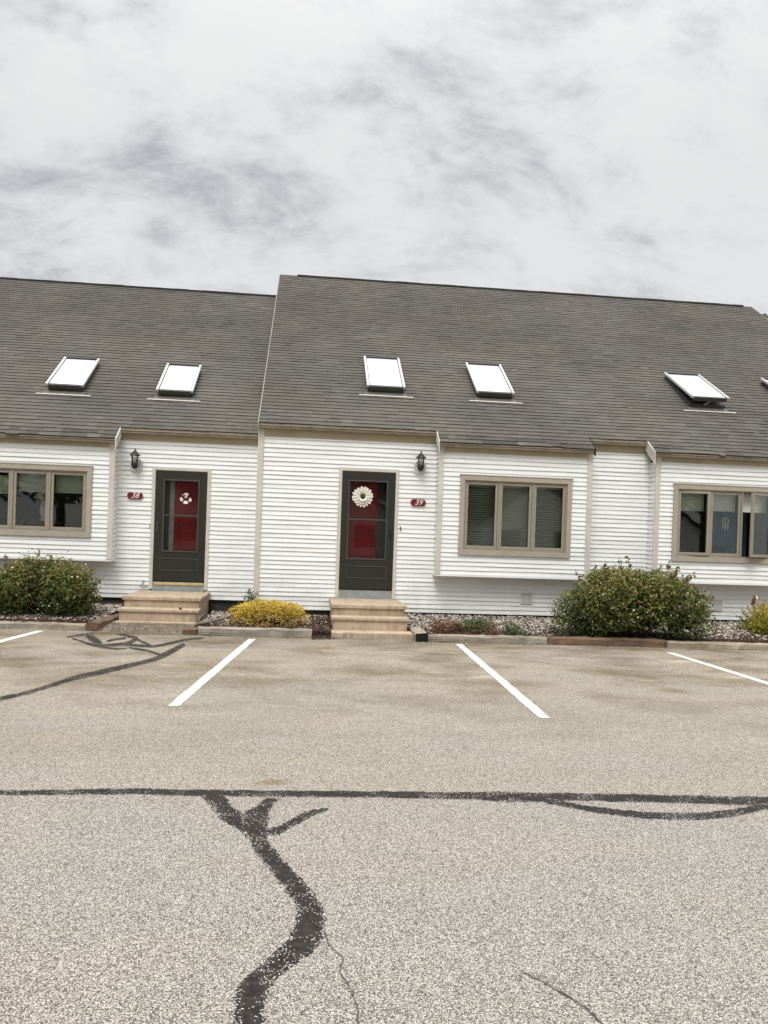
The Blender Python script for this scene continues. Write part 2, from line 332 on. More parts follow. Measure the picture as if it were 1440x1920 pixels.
# ---------------------------------------------------------------- mesh helpers
class MB:
    def __init__(s): s.v = []; s.f = []; s.mi = []; s.cur = 0; s.attr = []
    def quad(s, a, b, c, d):
        i = len(s.v); s.v += [a, b, c, d]; s.f.append((i, i+1, i+2, i+3)); s.mi.append(s.cur)
    def poly(s, pts):
        i = len(s.v); s.v += list(pts); s.f.append(tuple(range(i, i+len(pts)))); s.mi.append(s.cur)
    def box(s, x0, x1, y0, y1, z0, z1, b=0.0):
        """box, chamfered by b on all its edges when b > 0"""
        if b <= 0:
            i = len(s.v)
            s.v += [(x0, y0, z0), (x1, y0, z0), (x1, y1, z0), (x0, y1, z0), (x0, y0, z1), (x1, y0, z1), (x1, y1, z1), (x0, y1, z1)]
            for f in ((0, 3, 2, 1), (4, 5, 6, 7), (0, 1, 5, 4), (1, 2, 6, 5), (2, 3, 7, 6), (3, 0, 4, 7)):
                s.f.append(tuple(i+k for k in f)); s.mi.append(s.cur)
            return
        import bmesh
        bm = bmesh.new(); bmesh.ops.create_cube(bm, size=1)
        for v in bm.verts: v.co = ((x0+x1)/2+v.co.x*(x1-x0), (y0+y1)/2+v.co.y*(y1-y0), (z0+z1)/2+v.co.z*(z1-z0))
        bmesh.ops.bevel(bm, geom=list(bm.edges), offset=b, segments=2, affect='EDGES', profile=0.6)
        s.add_bm(bm)
    def add_bm(s, bm):
        bm.verts.index_update(); i = len(s.v)
        s.v += [tuple(v.co) for v in bm.verts]
        for f in bm.faces: s.f.append(tuple(i+v.index for v in f.verts)); s.mi.append(s.cur)
        bm.free()
    def lathe(s, prof, cx, cy, n=16):
        """profile of (radius, z) turned about a vertical axis"""
        i = len(s.v)
        for r, z in prof:
            for k in range(n):
                a = 2*math.pi*k/n; s.v.append((cx+r*math.cos(a), cy+r*math.sin(a), z))
        for j in range(len(prof)-1):
            for k in range(n):
                s.f.append((i+j*n+k, i+j*n+(k+1) % n, i+(j+1)*n+(k+1) % n, i+(j+1)*n+k)); s.mi.append(s.cur)
    def tube(s, pts, radii, n=6):
        i = len(s.v); m = len(pts)
        for j, p in enumerate(pts):
            p = Vector(p); d = Vector(pts[min(j+1, m-1)])-Vector(pts[max(j-1, 0)]); d.normalize()
            a = d.orthogonal().normalized(); b = d.cross(a); r = radii[j] if hasattr(radii, '__len__') else radii
            for k in range(n):
                q = 2*math.pi*k/n; s.v.append(tuple(p+a*r*math.cos(q)+b*r*math.sin(q)))
        for j in range(m-1):
            for k in range(n):
                s.f.append((i+j*n+k, i+j*n+(k+1) % n, i+(j+1)*n+(k+1) % n, i+(j+1)*n+k)); s.mi.append(s.cur)
        s.f.append(tuple(i+k for k in range(n))[::-1]); s.mi.append(s.cur)
        s.f.append(tuple(i+(m-1)*n+k for k in range(n))); s.mi.append(s.cur)
    def xform(s, start, mat):
        for k in range(start, len(s.v)): s.v[k] = tuple(mat @ Vector(s.v[k]))
    def build(s, name, mats, parent=None, origin=(0, 0, 0), smooth=False, vattr=None):
        ox, oy, oz = origin
        me = bpy.data.meshes.new(name); me.from_pydata([(x-ox, y-oy, z-oz) for x, y, z in s.v], [], s.f)
        mats = mats if isinstance(mats, (list, tuple)) else [mats]
        for mm in mats: me.materials.append(mm)
        if len(mats) > 1: me.polygons.foreach_set('material_index', s.mi)
        if smooth: me.polygons.foreach_set('use_smooth', [True]*len(me.polygons))
        if vattr:
            for nm, vals in vattr.items():
                at = me.attributes.new(nm, 'FLOAT', 'POINT'); at.data.foreach_set('value', vals)
        me.update()
        o = bpy.data.objects.new(name, me); COL.objects.link(o)
        if parent is not None: o.parent = parent
        return o
def abs_loc(o):
    L = Vector(o.location)
    while o.parent: o = o.parent; L += Vector(o.location)
    return L
def part(name, mb, mat, parent, **kw):
    """parts are modelled in place and stored relative to their thing"""
    return mb.build(name, mat, parent, origin=tuple(abs_loc(parent)), **kw)
def tag(o, label=None, cat=None, group=None, kind=None):
    if label: o['label'] = label
    if cat: o['category'] = cat
    if group: o['group'] = group
    if kind: o['kind'] = kind
    return o
def thing(name, label, cat, loc, group=None):
    o = bpy.data.objects.new(name, None); COL.objects.link(o); o.location = loc; o.empty_display_size = 0.2
    return tag(o, label, cat, group)

# ---------------------------------------------------------------- the ground
def gz(y): return 0.01*(11.2-y) if y < 11.2 else 0.0
def sheet(x0, x1, ys, dz=0.0):
    mb = MB()
    for a, b in zip(ys[:-1], ys[1:]):
        mb.quad((x0, a, gz(a)+dz), (x1, a, gz(a)+dz), (x1, b, gz(b)+dz), (x0, b, gz(b)+dz))
    return mb
lot = sheet(-400, 400, [-400, 11.2, 600]).build('parking_lot', M['asphalt']); tag(lot, kind='structure')
def strip_mesh(L, R, dz, sub=6, ragged=0.004, n_across=4):
    """ribbon between two edge polylines on the lot; 'edge' is 1 at the borders"""
    mb = MB(); ed = []
    def fine(P):
        out = []
        for i in range(len(P)-1):
            for k in range(sub):
                q = k/sub; p0 = P[max(i-1, 0)]; p1 = P[i]; p2 = P[i+1]; p3 = P[min(i+2, len(P)-1)]
                out.append(tuple(0.5*((2*p1[a])+(-p0[a]+p2[a])*q+(2*p0[a]-5*p1[a]+4*p2[a]-p3[a])*q*q+(-p0[a]+3*p1[a]-3*p2[a]+p3[a])*q**3) for a in (0, 1)))
        out.append(tuple(P[-1])); return out
    L = fine(L); R = fine(R); rows = []
    for a, b in zip(L, R):
        ja, jb = random.gauss(0, ragged), random.gauss(0, ragged)
        d = Vector((b[0]-a[0], b[1]-a[1])); ln = max(d.length, 1e-4); d /= ln
        a2 = (a[0]+d.x*ja, a[1]+d.y*ja); b2 = (b[0]+d.x*jb, b[1]+d.y*jb); row = []
        for k in range(n_across+1):
            q = k/n_across; x = a2[0]+(b2[0]-a2[0])*q; y = a2[1]+(b2[1]-a2[1])*q
            row.append(len(mb.v)); mb.v.append((x, y, gz(y)+dz)); ed.append(abs(2*q-1))
        rows.append(row)
    for r0, r1 in zip(rows[:-1], rows[1:]):
        for k in range(n_across): mb.f.append((r0[k], r0[k+1], r1[k+1], r1[k])); mb.mi.append(0)
    return mb, ed
SEALS = {
 'seam': [[[-4.2,4.25],[-1.729,4.205],[-1.273,4.205],[-0.868,4.231],[-0.64,4.213],[-0.156,4.195],[0.482,4.181],[0.956,4.166],[1.139,4.175],[1.316,4.157],[1.618,4.142],[2.072,4.114],[2.437,4.09],[2.654,4.08],[2.956,4.051],[5.5,3.95]],[[-4.2,4.16],[-1.693,4.12],[-1.246,4.119],[-0.845,4.126],[-0.624,4.108],[-0.152,4.09],[0.469,4.066],[0.928,4.042],[1.092,3.999],[1.267,3.998],[1.567,4.009],[2.006,3.981],[2.354,3.949],[2.552,3.922],[2.842,3.894],[5.5,3.85]]],
 'loop': [[[1.351,4.066],[1.496,3.97],[1.62,3.911],[1.797,3.849],[1.96,3.828],[2.138,3.834],[2.347,3.889],[2.582,3.973],[2.807,4.025]],[[1.318,3.981],[1.461,3.889],[1.577,3.816],[1.748,3.748],[1.906,3.72],[2.082,3.725],[2.287,3.778],[2.524,3.872],[2.751,3.938]]],
 'lower_left': [[[-2.9,5.4],[-2.578,6.303],[-2.456,6.615],[-2.339,6.888],[-2.24,7.276],[-2.16,7.668],[-2.035,7.994],[-1.894,8.333],[-1.695,8.768],[-1.63,9.261],[-1.57,9.826],[-1.528,10.252]],[[-2.8,5.2],[-2.476,6.084],[-2.361,6.393],[-2.252,6.669],[-2.151,7.034],[-2.061,7.37],[-1.921,7.61],[-1.79,7.947],[-1.61,8.412],[-1.504,8.741],[-1.455,9.341],[-1.428,9.814]]],
 'top_line': [[[-2.265,10.781],[-1.947,10.129],[-1.841,9.974],[-1.679,10.37],[-1.55,10.674],[-1.34,10.836]],[[-2.198,10.367],[-1.9,9.802],[-1.766,9.59],[-1.601,9.963],[-1.486,10.291],[-1.3,10.548]]],
 'arch': [[[-3.103,10.598],[-3.021,10.913],[-2.949,11.1],[-2.741,11.25],[-2.499,11.1],[-2.216,10.801]],[[-3.035,10.382],[-2.919,10.574],[-2.848,10.793],[-2.652,10.981],[-2.404,10.664],[-2.118,10.258]]],
 'under': [[[-2.998,10.495],[-2.838,10.293],[-2.646,10.054],[-2.454,9.83],[-2.234,9.62],[-2.107,9.638]],[[-2.947,10.289],[-2.767,9.999],[-2.558,9.678],[-2.369,9.464],[-2.172,9.35],[-2.065,9.456]]],
 'blot': [[[-2.959,11.014],[-2.742,10.696],[-2.502,10.086]],[[-2.879,10.614],[-2.593,9.884],[-2.418,9.592]]],
 'mid': [[[-2.497,9.877],[-2.341,10.055],[-2.243,10.33],[-2.248,10.827]],[[-2.422,9.594],[-2.244,9.668],[-2.117,9.843],[-2.087,10.235]]],
 'mid2': [[[-2.506,10.267],[-2.468,10.557],[-2.352,10.666]],[[-2.437,10.019],[-2.372,10.186],[-2.274,10.337]]],
 'lowlink': [[[-2.095,9.711],[-1.946,9.611],[-1.778,9.442],[-1.596,9.147]],[[-2.049,9.482],[-1.896,9.343],[-1.739,9.19],[-1.559,8.842]]],
 'mid3': [[[-2.241,10.07],[-2.027,9.998],[-1.834,9.95]],[[-2.178,9.775],[-1.951,9.613],[-1.764,9.567]]],
 'stem': [[[-0.49,4.102],[-0.42,3.919],[-0.342,3.739],[-0.241,3.585],[-0.174,3.386],[-0.114,3.224],[-0.061,3.092],[-0.02,2.963],[0.013,2.871],[0.015,2.729],[-0.005,2.64],[-0.058,2.527],[-0.107,2.429],[-0.146,2.356],[-0.154,2.269],[-0.147,2.151],[-0.139,2.039],[-0.12,1.6]],[[-0.371,4.101],[-0.321,3.943],[-0.253,3.832],[-0.143,3.648],[-0.111,3.461],[-0.053,3.31],[0.006,3.154],[0.061,3.011],[0.102,2.868],[0.118,2.713],[0.102,2.608],[0.064,2.522],[0.004,2.443],[-0.044,2.369],[-0.068,2.29],[-0.066,2.147],[-0.064,2.035],[-0.04,1.6]]],
 'branch': [[[-0.156,4.06],[-0.201,3.942],[-0.245,3.844],[-0.25,3.693]],[[-0.076,4.059],[-0.116,3.954],[-0.128,3.76],[-0.127,3.562]]],
 'twig': [[[-0.142,3.626],[-0.099,3.636],[-0.041,3.713],[0.007,3.793],[0.075,3.877],[0.166,3.914]],[[-0.131,3.558],[-0.069,3.561],[-0.015,3.646],[0.041,3.73],[0.091,3.804],[0.169,3.882]]],
}
dz = 0.0008
for k, (L, R) in SEALS.items():
    dz += 0.00015
    wide = k in ('stem', 'branch', 'seam', 'loop', 'twig')
    if not wide:
        q_ = 0.78 if k in ('lower_left', 'blot') else 0.66
        L, R = ([[(a[0]+b[0])/2+(a[0]-b[0])*q_/2, (a[1]+b[1])/2+(a[1]-b[1])*q_/2] for a, b in zip(L, R)], [[(a[0]+b[0])/2-(a[0]-b[0])*q_/2, (a[1]+b[1])/2-(a[1]-b[1])*q_/2] for a, b in zip(L, R)])
    mb, ed = strip_mesh(L, R, dz, sub=10, ragged=0.005 if wide else 0.012, n_across=6)
    o = mb.build('crack_seal', M['tar'], lot, vattr={'edge': ed})
CRACKS = [[[[0.117,2.665],[0.134,2.567],[0.173,2.499],[0.164,2.442],[0.162,2.398],[0.178,2.351],[0.189,2.308],[0.203,2.211],[0.199,2.133],[0.21,1.9]],[[0.113,2.662],[0.13,2.561],[0.166,2.493],[0.159,2.443],[0.157,2.395],[0.173,2.346],[0.183,2.304],[0.197,2.209],[0.193,2.133],[0.205,1.9]]],
          [[[0.735,2.394],[0.78,2.339],[0.815,2.289],[0.869,2.204],[0.894,2.121],[0.93,1.95]],[[0.733,2.39],[0.776,2.333],[0.81,2.282],[0.863,2.197],[0.887,2.114],[0.925,1.95]]]]
m, t = new_mat('open_hairline_crack'); t.p.inputs['Base Color'].default_value = (0.035, 0.03, 0.026, 1); t.p.inputs['Roughness'].default_value = 1
n_ = t.noise(t.obj, 60, 4); t.l.new(t.ramp(n_, [(0.40, (0.045, 0.04, 0.035)), (0.64, (0.20, 0.185, 0.165))]), t.p.inputs['Base Color'])
M['crackline'] = m
for L, R in CRACKS:
    mb, ed = strip_mesh(L, R, 0.003, sub=8, ragged=0.0018, n_across=1); mb.build('hairline_crack', M['crackline'], lot)
for (xa, ya, xb, yb, wd) in ((-1.0, 6.3, -0.665, 10.68, 0.10), (1.975, 6.0, 2.20, 10.56, 0.10), (-4.02, 6.3, -3.60, 11.13, 0.115), (4.96, 5.9, 5.05, 10.1, 0.11)):
    n = 8; L = [(xa+(xb-xa)*k/n-wd/2, ya+(yb-ya)*k/n) for k in range(n+1)]; R = [(xa+(xb-xa)*k/n+wd/2, ya+(yb-ya)*k/n) for k in range(n+1)]
    mb, ed = strip_mesh(L, R, 0.004, sub=6, ragged=0.003, n_across=6)
    mb.build('parking_line', M['paint'], lot, vattr={'edge': ed})
# an old oil stain beside the seam: its own thin patch
def patch(name, cx, cy, rx, ry, mat, dz, seed=1):
    rr = random.Random(seed); n = 40; mb = MB(); pts = []
    ph = [rr.uniform(0, 6.28) for _ in range(4)]
    for k in range(n):
        a = 2*math.pi*k/n; q = 1+0.16*math.sin(2*a+ph[0])+0.10*math.sin(3*a+ph[1])+0.06*math.sin(7*a+ph[2])
        y = cy+ry*q*math.sin(a); pts.append((cx+rx*q*math.cos(a), y, gz(y)+dz))
    ed = [1.0]*n+[0.0]; mb.v = pts+[(cx, cy, gz(cy)+dz)]
    for k in range(n): mb.f.append((k, (k+1) % n, n)); mb.mi.append(0)
    return mb.build(name, mat, lot, vattr={'edge': ed})
m, t = new_mat('oil_stain_film')
at = t.add('ShaderNodeAttribute', attribute_name='edge')
tr = t.add('ShaderNodeBsdfTransparent'); tr.inputs[0].default_value = (0.80, 0.76, 0.68, 1); tr2 = t.add('ShaderNodeBsdfTransparent'); mx = t.add('ShaderNodeMixShader')
t.n.remove(t.p)
fac = t.ramp(t.math('ADD', t.math('MULTIPLY', at.outputs['Fac'], 0.75), t.math('MULTIPLY', t.noise(t.obj, 9, 5, 0.7), 0.5)), [(0.25, 0.0), (0.95, 1.0)])
t.l.new(fac, mx.inputs[0]); t.l.new(tr.outputs[0], mx.inputs[1]); t.l.new(tr2.outputs[0], mx.inputs[2]); t.l.new(mx.outputs[0], t.o.inputs[0])
M['oil'] = m
patch('oil_stain', -0.13, 4.33, 0.13, 0.10, M['oil'], 0.0022, 3)
patch('oil_stain', 3.68, 7.28, 0.28, 0.20, M['oil'], 0.0022, 5)
patch('oil_stain', 0.33, 9.9, 0.22, 0.28, M['oil'], 0.0022, 13)

# walk of grit up to the left steps (rises a little towards the door)
mb = MB()
ys = [10.95, 11.2, 11.5, 11.83, 12.6]; zs = [0.006, 0.012, 0.045, 0.075, 0.08]
for (a, za), (b, zb) in zip(zip(ys[:-1], zs[:-1]), zip(ys[1:], zs[1:])): mb.quad((-2.86, a, za), (-1.5, a, za), (-1.5, b, zb), (-2.86, b, zb))
tag(mb.build('walkway', M['walk']), kind='structure')
# bed soil
def bedz(x, y, y0, y1, z0=0.05, z1=0.10): return z0+(z1-z0)*min(1, max(0, (y-y0)/(y1-y0)))
BEDS = [(-12.0, -2.95, 11.42, 13.5, 0.055, 0.21), (-1.5, 0.42, 11.06, 13.5, 0.06, 0.12), (1.62, 12.0, 10.88, 13.0, 0.045, 0.175)]
mb = MB()
for (x0, x1, y0, y1, z0, z1) in BEDS: mb.quad((x0, y0-0.10, -0.01), (x1, y0-0.10, -0.01), (x1, y0+0.35, z0+0.01), (x0, y0+0.35, z0+0.01)); mb.quad((x0, y0+0.35, z0+0.01), (x1, y0+0.35, z0+0.01), (x1, y1, z1), (x0, y1, z1))
tag(mb.build('bed_soil', M['soil']), kind='structure')
OCT = np.array([(1, 0, 0), (-1, 0, 0), (0, 1, 0), (0, -1, 0), (0, 0, 1), (0, 0, -1)], float)
OCTF = np.array([(0, 2, 4), (2, 1, 4), (1, 3, 4), (3, 0, 4), (2, 0, 5), (1, 2, 5), (3, 1, 5), (0, 3, 5)])
def scatter(name, mat, pts, sizes, shape, tints, kind='stuff', lab=None):
    """many small stones or chips as one mesh"""
    n = len(pts); ang = RNG.uniform(0, 2*math.pi, n); tilt = RNG.normal(0, 0.35, n)
    V = OCT[None]*np.array(shape)[None]*sizes[:, None, None]*RNG.uniform(0.7, 1.3, (n, 1, 3))
    ca, sa = np.cos(ang)[:, None], np.sin(ang)[:, None]; ct, stt = np.cos(tilt)[:, None], np.sin(tilt)[:, None]
    x, y, z = V[..., 0], V[..., 1], V[..., 2]
    x, z = x*ct-z*stt, x*stt+z*ct
    x, y = x*ca-y*sa, x*sa+y*ca
    V = np.stack([x, y, z], -1)+pts[:, None, :]
    F = (OCTF[None]+(np.arange(n)*6)[:, None, None]).reshape(-1, 3)
    me = bpy.data.meshes.new(name); me.from_pydata(V.reshape(-1, 3).tolist(), [], F.tolist()); me.materials.append(mat)
    at = me.attributes.new('tint', 'FLOAT', 'POINT'); at.data.foreach_set('value', np.repeat(tints, 6).astype(np.float32))
    o = bpy.data.objects.new(name, me); COL.objects.link(o); o['kind'] = kind
    if lab: o['label'] = lab
    return o
P = []; 
for (x0, x1, y0, y1, z0, z1), n in zip(BEDS, (5200, 2200, 9000)):
    x0c, x1c = max(x0, -5.8), min(x1, 9.0)
    x = RNG.uniform(x0c, x1c, n); y = RNG.uniform(y0+0.30, y1-0.35 if y1 > 13.2 else y1-0.03, n)
    z = z0+(z1-z0)*(y-y0)/(y1-y0)+RNG.uniform(0.0, 0.02, n); P.append(np.stack([x, y, z], -1))
P = np.concatenate(P)
scatter('gravel', M['pebble'], P, RNG.uniform(0.012, 0.026, len(P)), (1, 0.9, 0.65), np.clip(RNG.normal(0.55, 0.27, len(P)), 0, 1))
P = []
for (x0, x1, y0, y1, z0, z1), n, d in zip(BEDS, (5000, 3600, 7500), (1.3, 0.8, 0.75)):
    x = RNG.uniform(max(x0, -5.8), min(x1, 9.0), n); y = y0+np.abs(RNG.normal(0, 1, n))*d*0.55; y = np.minimum(y, y1-0.3)
    z = z0+(z1-z0)*(y-y0)/(y1-y0)+RNG.uniform(0.005, 0.035, n); P.append(np.stack([x, y, z], -1))
x = np.clip(RNG.normal(0.29, 0.12, 900), 0.165, 0.6); y = RNG.uniform(10.72, 12.4, 900)+np.abs(RNG.normal(0, 0.06, 900)); x = np.where(y > 11.0, np.minimum(x, 0.44), x); P.append(np.stack([x, y, RNG.uniform(0.005, 0.03, 900)+np.maximum(0, 0.09*(y-10.95))], -1))
P = np.concatenate(P)
scatter('mulch', M['mulch'], P, RNG.uniform(0.012, 0.034, len(P)), (1, 0.32, 0.22), np.clip(RNG.normal(0.45, 0.3, len(P)), 0, 1))
# loose grit along the foot of the timbers and on the walk
n = 1500; x = RNG.uniform(-2.8, -1.55, n); y = RNG.uniform(11.1, 11.8, n)
P = np.stack([x, y, np.interp(y, ys, zs)+0.002], -1)
n2 = 900; x = RNG.uniform(-5, 6, n2); y = 10.75-np.abs(RNG.normal(0, 0.16, n2))+np.where(x < 0.3, 0.2, 0)+np.where(x < -3, 0.35, 0); P = np.concatenate([P, np.stack([x, y, np.full(n2, 0.008)], -1)])
scatter('loose_grit', M['pebble'], P, RNG.uniform(0.004, 0.011, len(P)), (1, 0.9, 0.6), np.clip(RNG.normal(0.35, 0.25, len(P)), 0, 1))

# ---------------------------------------------------------------- building helpers
TAN = 0.72; COS = 1/math.sqrt(1+TAN*TAN); SIN = TAN*COS
def hsh(a, b): 
    q = math.sin(a*12.9898+b*78.233)*43758.5453; return q-math.floor(q)
def siding(mb, u0, u1, z0, z1, fn, holes=(), exp=0.0745, seed=0.0):
    """lapped vinyl boards; fn(u, outward, z) -> world point; holes are (u0,u1,z0,z1)"""
    k = 0; z = z0
    while z < z1-1e-6:
        zt = min(z+exp, z1)
        cuts = sorted({z, zt} | {h for ho in holes for h in (ho[2], ho[3]) if z < h < zt})
        for za, zb in zip(cuts[:-1], cuts[1:]):
            zm = (za+zb)/2; spans = [(u0, u1)]
            for (a, b, c, d) in holes:
                if c < zm < d:
                    ns = []
                    for s0, s1 in spans:
                        if b <= s0 or a >= s1: ns.append((s0, s1)); continue
                        if a > s0: ns.append((s0, a))
                        if b < s1: ns.append((b, s1))
                    spans = ns
            for s0, s1 in spans:
                nseg = max(1, int(math.ceil((s1-s0)/0.45)))
                us = [s0+(s1-s0)*i/nseg for i in range(nseg+1)]
                jo = 3.66*math.ceil((s0+k*1.37+seed)/3.66)-k*1.37-seed
                while jo < s1:
                    if all(abs(jo-q) > 0.01 for q in us): us = sorted(us+[jo])
                    jo += 3.66
                for a, b in zip(us[:-1], us[1:]):
                    def dep(u, zz):
                        q = (zz-z)/exp; w = 0.0030*(math.sin(u*1.7+k*2.3+seed)+math.sin(u*4.1+k*5.1+seed))+0.006*(hsh(math.floor((a+k*1.37+seed)/3.66), k)-0.5)
                        return (0.019+w*0.7)*(1-q)+0.003*q
                    def zw(u, zz): return zz+(0.0022*math.sin(u*2.3+k*1.9+seed*3) if zz == z and k > 0 else 0)
                    mb.quad(fn(a, dep(a, za), zw(a, za)), fn(b, dep(b, za), zw(b, za)), fn(b, dep(b, zb), zb), fn(a, dep(a, zb), zb))
                    if za == z:
                        mb.quad(fn(a, -0.004, za+0.008), fn(b, -0.004, za+0.008), fn(b, dep(b, za), zw(b, za)), fn(a, dep(a, za), zw(a, za)))
        z = zt; k += 1
def front(Y): return lambda u, o, z: (u, Y-o, z)
def side_r(X): return lambda u, o, z: (X+o, u, z)      # faces +x, u is y
def side_l(X): return lambda u, o, z: (X-o, u, z)      # faces -x, u is y
def shingle_roof(spans_at, y0, z0, s_from, s_to, seed):
    """courses of tabs up the slope; spans_at(s) -> x intervals covered at slope length s"""
    rr = random.Random(seed); mb = MB(); tint = []
    exp = 0.127; s = s_from
    def pt(x, s, h): return (x, y0+s*COS-h*SIN, z0+s*SIN+h*COS)
    row = 0
    while s < s_to:
        st = min(s+exp*1.12, s_to+0.02)
        for (xa, xb) in spans_at(s+0.02):
            x = xa; dr = rr.gauss(0, 0.0012)
            while x < xb-1e-6:
                L = rr.choice((0.10, 0.16, 0.20, 0.28, 0.33)); x2 = min(x+L, xb)
                if xb-x2 < 0.06: x2 = xb
                th = max(0.006, 0.0130+rr.gauss(0, 0.0014)); j = dr+rr.gauss(0, 0.0030)+(rr.gauss(0, 0.010) if row < 2 else 0)
                tv = min(1, max(0.12, rr.gauss(0.5, 0.075)))
                if row < 2 and rr.random() < 0.38: tv = rr.uniform(0.07, 0.25)      # moss-darkened tabs along the eave
                i = len(mb.v)
                mb.v += [pt(x, s+j, th), pt(x2, s+j, th), pt(x2, st, 0.002), pt(x, st, 0.002), pt(x, s+j, th-0.0005), pt(x2, s+j, th-0.0005), pt(x2, s+j+0.002, -0.004), pt(x, s+j+0.002, -0.004)]
                mb.f += [(i, i+1, i+2, i+3), (i+7, i+6, i+5, i+4)]; mb.mi += [0, 0]
                tint += [tv]*4+[0.0]*4
                x = x2
        s += exp; row += 1
    return mb, tint
def frame_ring(mb, x0, x1, z0, z1, w, y0, y1, wb=None, b=0.004):
    """four boards butted into a rectangular ring: stiles run full height, rails butt between"""
    wb = w if wb is None else wb
    mb.box(x0, x0+w, y0, y1, z0, z1, b); mb.box(x1-w, x1, y0, y1, z0, z1, b)
    mb.box(x0+w, x1-w, y0, y1, z1-w, z1, b); mb.box(x0+w, x1-w, y0, y1, z0, z0+wb, b)

def window_unit(parent, x0, x1, z0, z1, Y, style, swing=(0, 0, 0)):
    """triple casement: casing round it, inner frame with mullions, three sashes with panes, blinds inside"""
    wn = thing('window', None, None, (x0, Y, z0)); wn.parent = parent; wn.location = Vector((x0, Y, z0))-abs_loc(parent)
    del_keys(wn)
    mb = MB(); cw = 0.078
    frame_ring(mb, x0, x1, z0, z1, cw, Y-0.045, Y+0.03, 0.085); mb.box(x0-0.012, x1+0.012, Y-0.052, Y+0.0, z1+0.001, z1+0.018, 0.003)
    part('casing', mb, M['taupe_lt'], wn)
    ax0, ax1, az0, az1 = x0+cw, x1-cw, z0+0.085, z1-cw
    mb = MB(); fw = 0.022
    frame_ring(mb, ax0+.001, ax1-.001, az0+.001, az1-.001, fw, Y-0.02, Y+0.10)
    W = (ax1-ax0-2*fw); mu = 0.030; sw = (W-2*mu)/3; xs = []
    for k in range(3):
        a = ax0+fw+k*(sw+mu); xs.append((a, a+sw))
        if k < 2: mb.box(a+sw, a+sw+mu, Y-0.024, Y+0.10, az0+fw+.001, az1-fw-.001, 0.003)
    part('mullion_frame', mb, M['taupe'], wn)
    sz0, sz1 = az0+fw+0.004, az1-fw-0.004; st = 0.042
    for k, (a, b) in enumerate(xs):
        a += 0.004; b -= 0.004; sgn = swing[k]
        hx = a if sgn >= 0 else b
        sash = bpy.data.objects.new('sash', None)
        mb = MB(); frame_ring(mb, a, b, sz0, sz1, st, Y-0.010, Y+0.035, 0.048, 0.005)
        H0 = Vector((hx, Y, 0)); o = mb.build('sash', M['taupe'], wn, origin=tuple(H0)); bpy.data.objects.remove(sash)
        o.location = H0-abs_loc(wn)
        g = MB(); g.quad((a+st-.003, Y+0.012, sz0+.045), (b-st+.003, Y+0.012, sz0+.045), (b-st+.003, Y+0.012, sz1-st+.003), (a+st-.003, Y+0.012, sz1-st+.003))
        go = g.build('pane', M['glass_clear' if k == 1 else 'glass'], wn, origin=tuple(H0)); go.location = H0-abs_loc(wn)
        if sgn: o.rotation_euler.z = go.rotation_euler.z = -math.radians(sgn)
        ia, ib = a+0.02, b-0.02
        bl = MB()
        if style == 'blind':
            n = 25; tilt = math.radians(34 if k != 1 else 46)
            for q in range(n):
                zz = sz0+0.06+(sz1-sz0-0.13)*q/(n-1); hw = 0.025
                dy_, dzz = hw*math.cos(tilt), hw*math.sin(tilt); jit = random.gauss(0, 0.0015)
                bl.quad((ia, Y+0.16-dy_, zz-dzz+jit), (ib, Y+0.16-dy_, zz-dzz-jit), (ib, Y+0.16+dy_, zz+dzz), (ia, Y+0.16+dy_, zz+dzz))
            bl.box(ia, ib, Y+0.135, Y+0.185, sz1-0.055, sz1-0.01)
            part('blind', bl, M['blind'], wn)
        elif style == 'raised':
            n = 7; base = sz1-0.30-(0.05 if k == 0 else 0)
            for q in range(n):
                zz = base+0.038*q; bl.quad((ia, Y+0.15, zz), (ib, Y+0.15, zz), (ib, Y+0.165, zz+0.042), (ia, Y+0.165, zz+0.042))
            bl.box(ia, ib, Y+0.14, Y+0.18, base-0.035, base-0.004)
            part('blind', bl, M['blind'], wn)
        elif style == 'roller':
            hh = (0.31, 0.30, 0.30)[k]
            bl.box(ia-0.01, ib+0.01, Y+0.148, Y+0.152, sz1-hh, sz1); bl.box(ia-0.01, ib+0.01, Y+0.142, Y+0.158, sz1-hh-0.022, sz1-hh-0.001, 0.004)
            part('roller_shade', bl, M['shade'], wn)
    return wn
def del_keys(o):
    for k in ('label', 'category', 'group'):
        if k in o: del o[k]
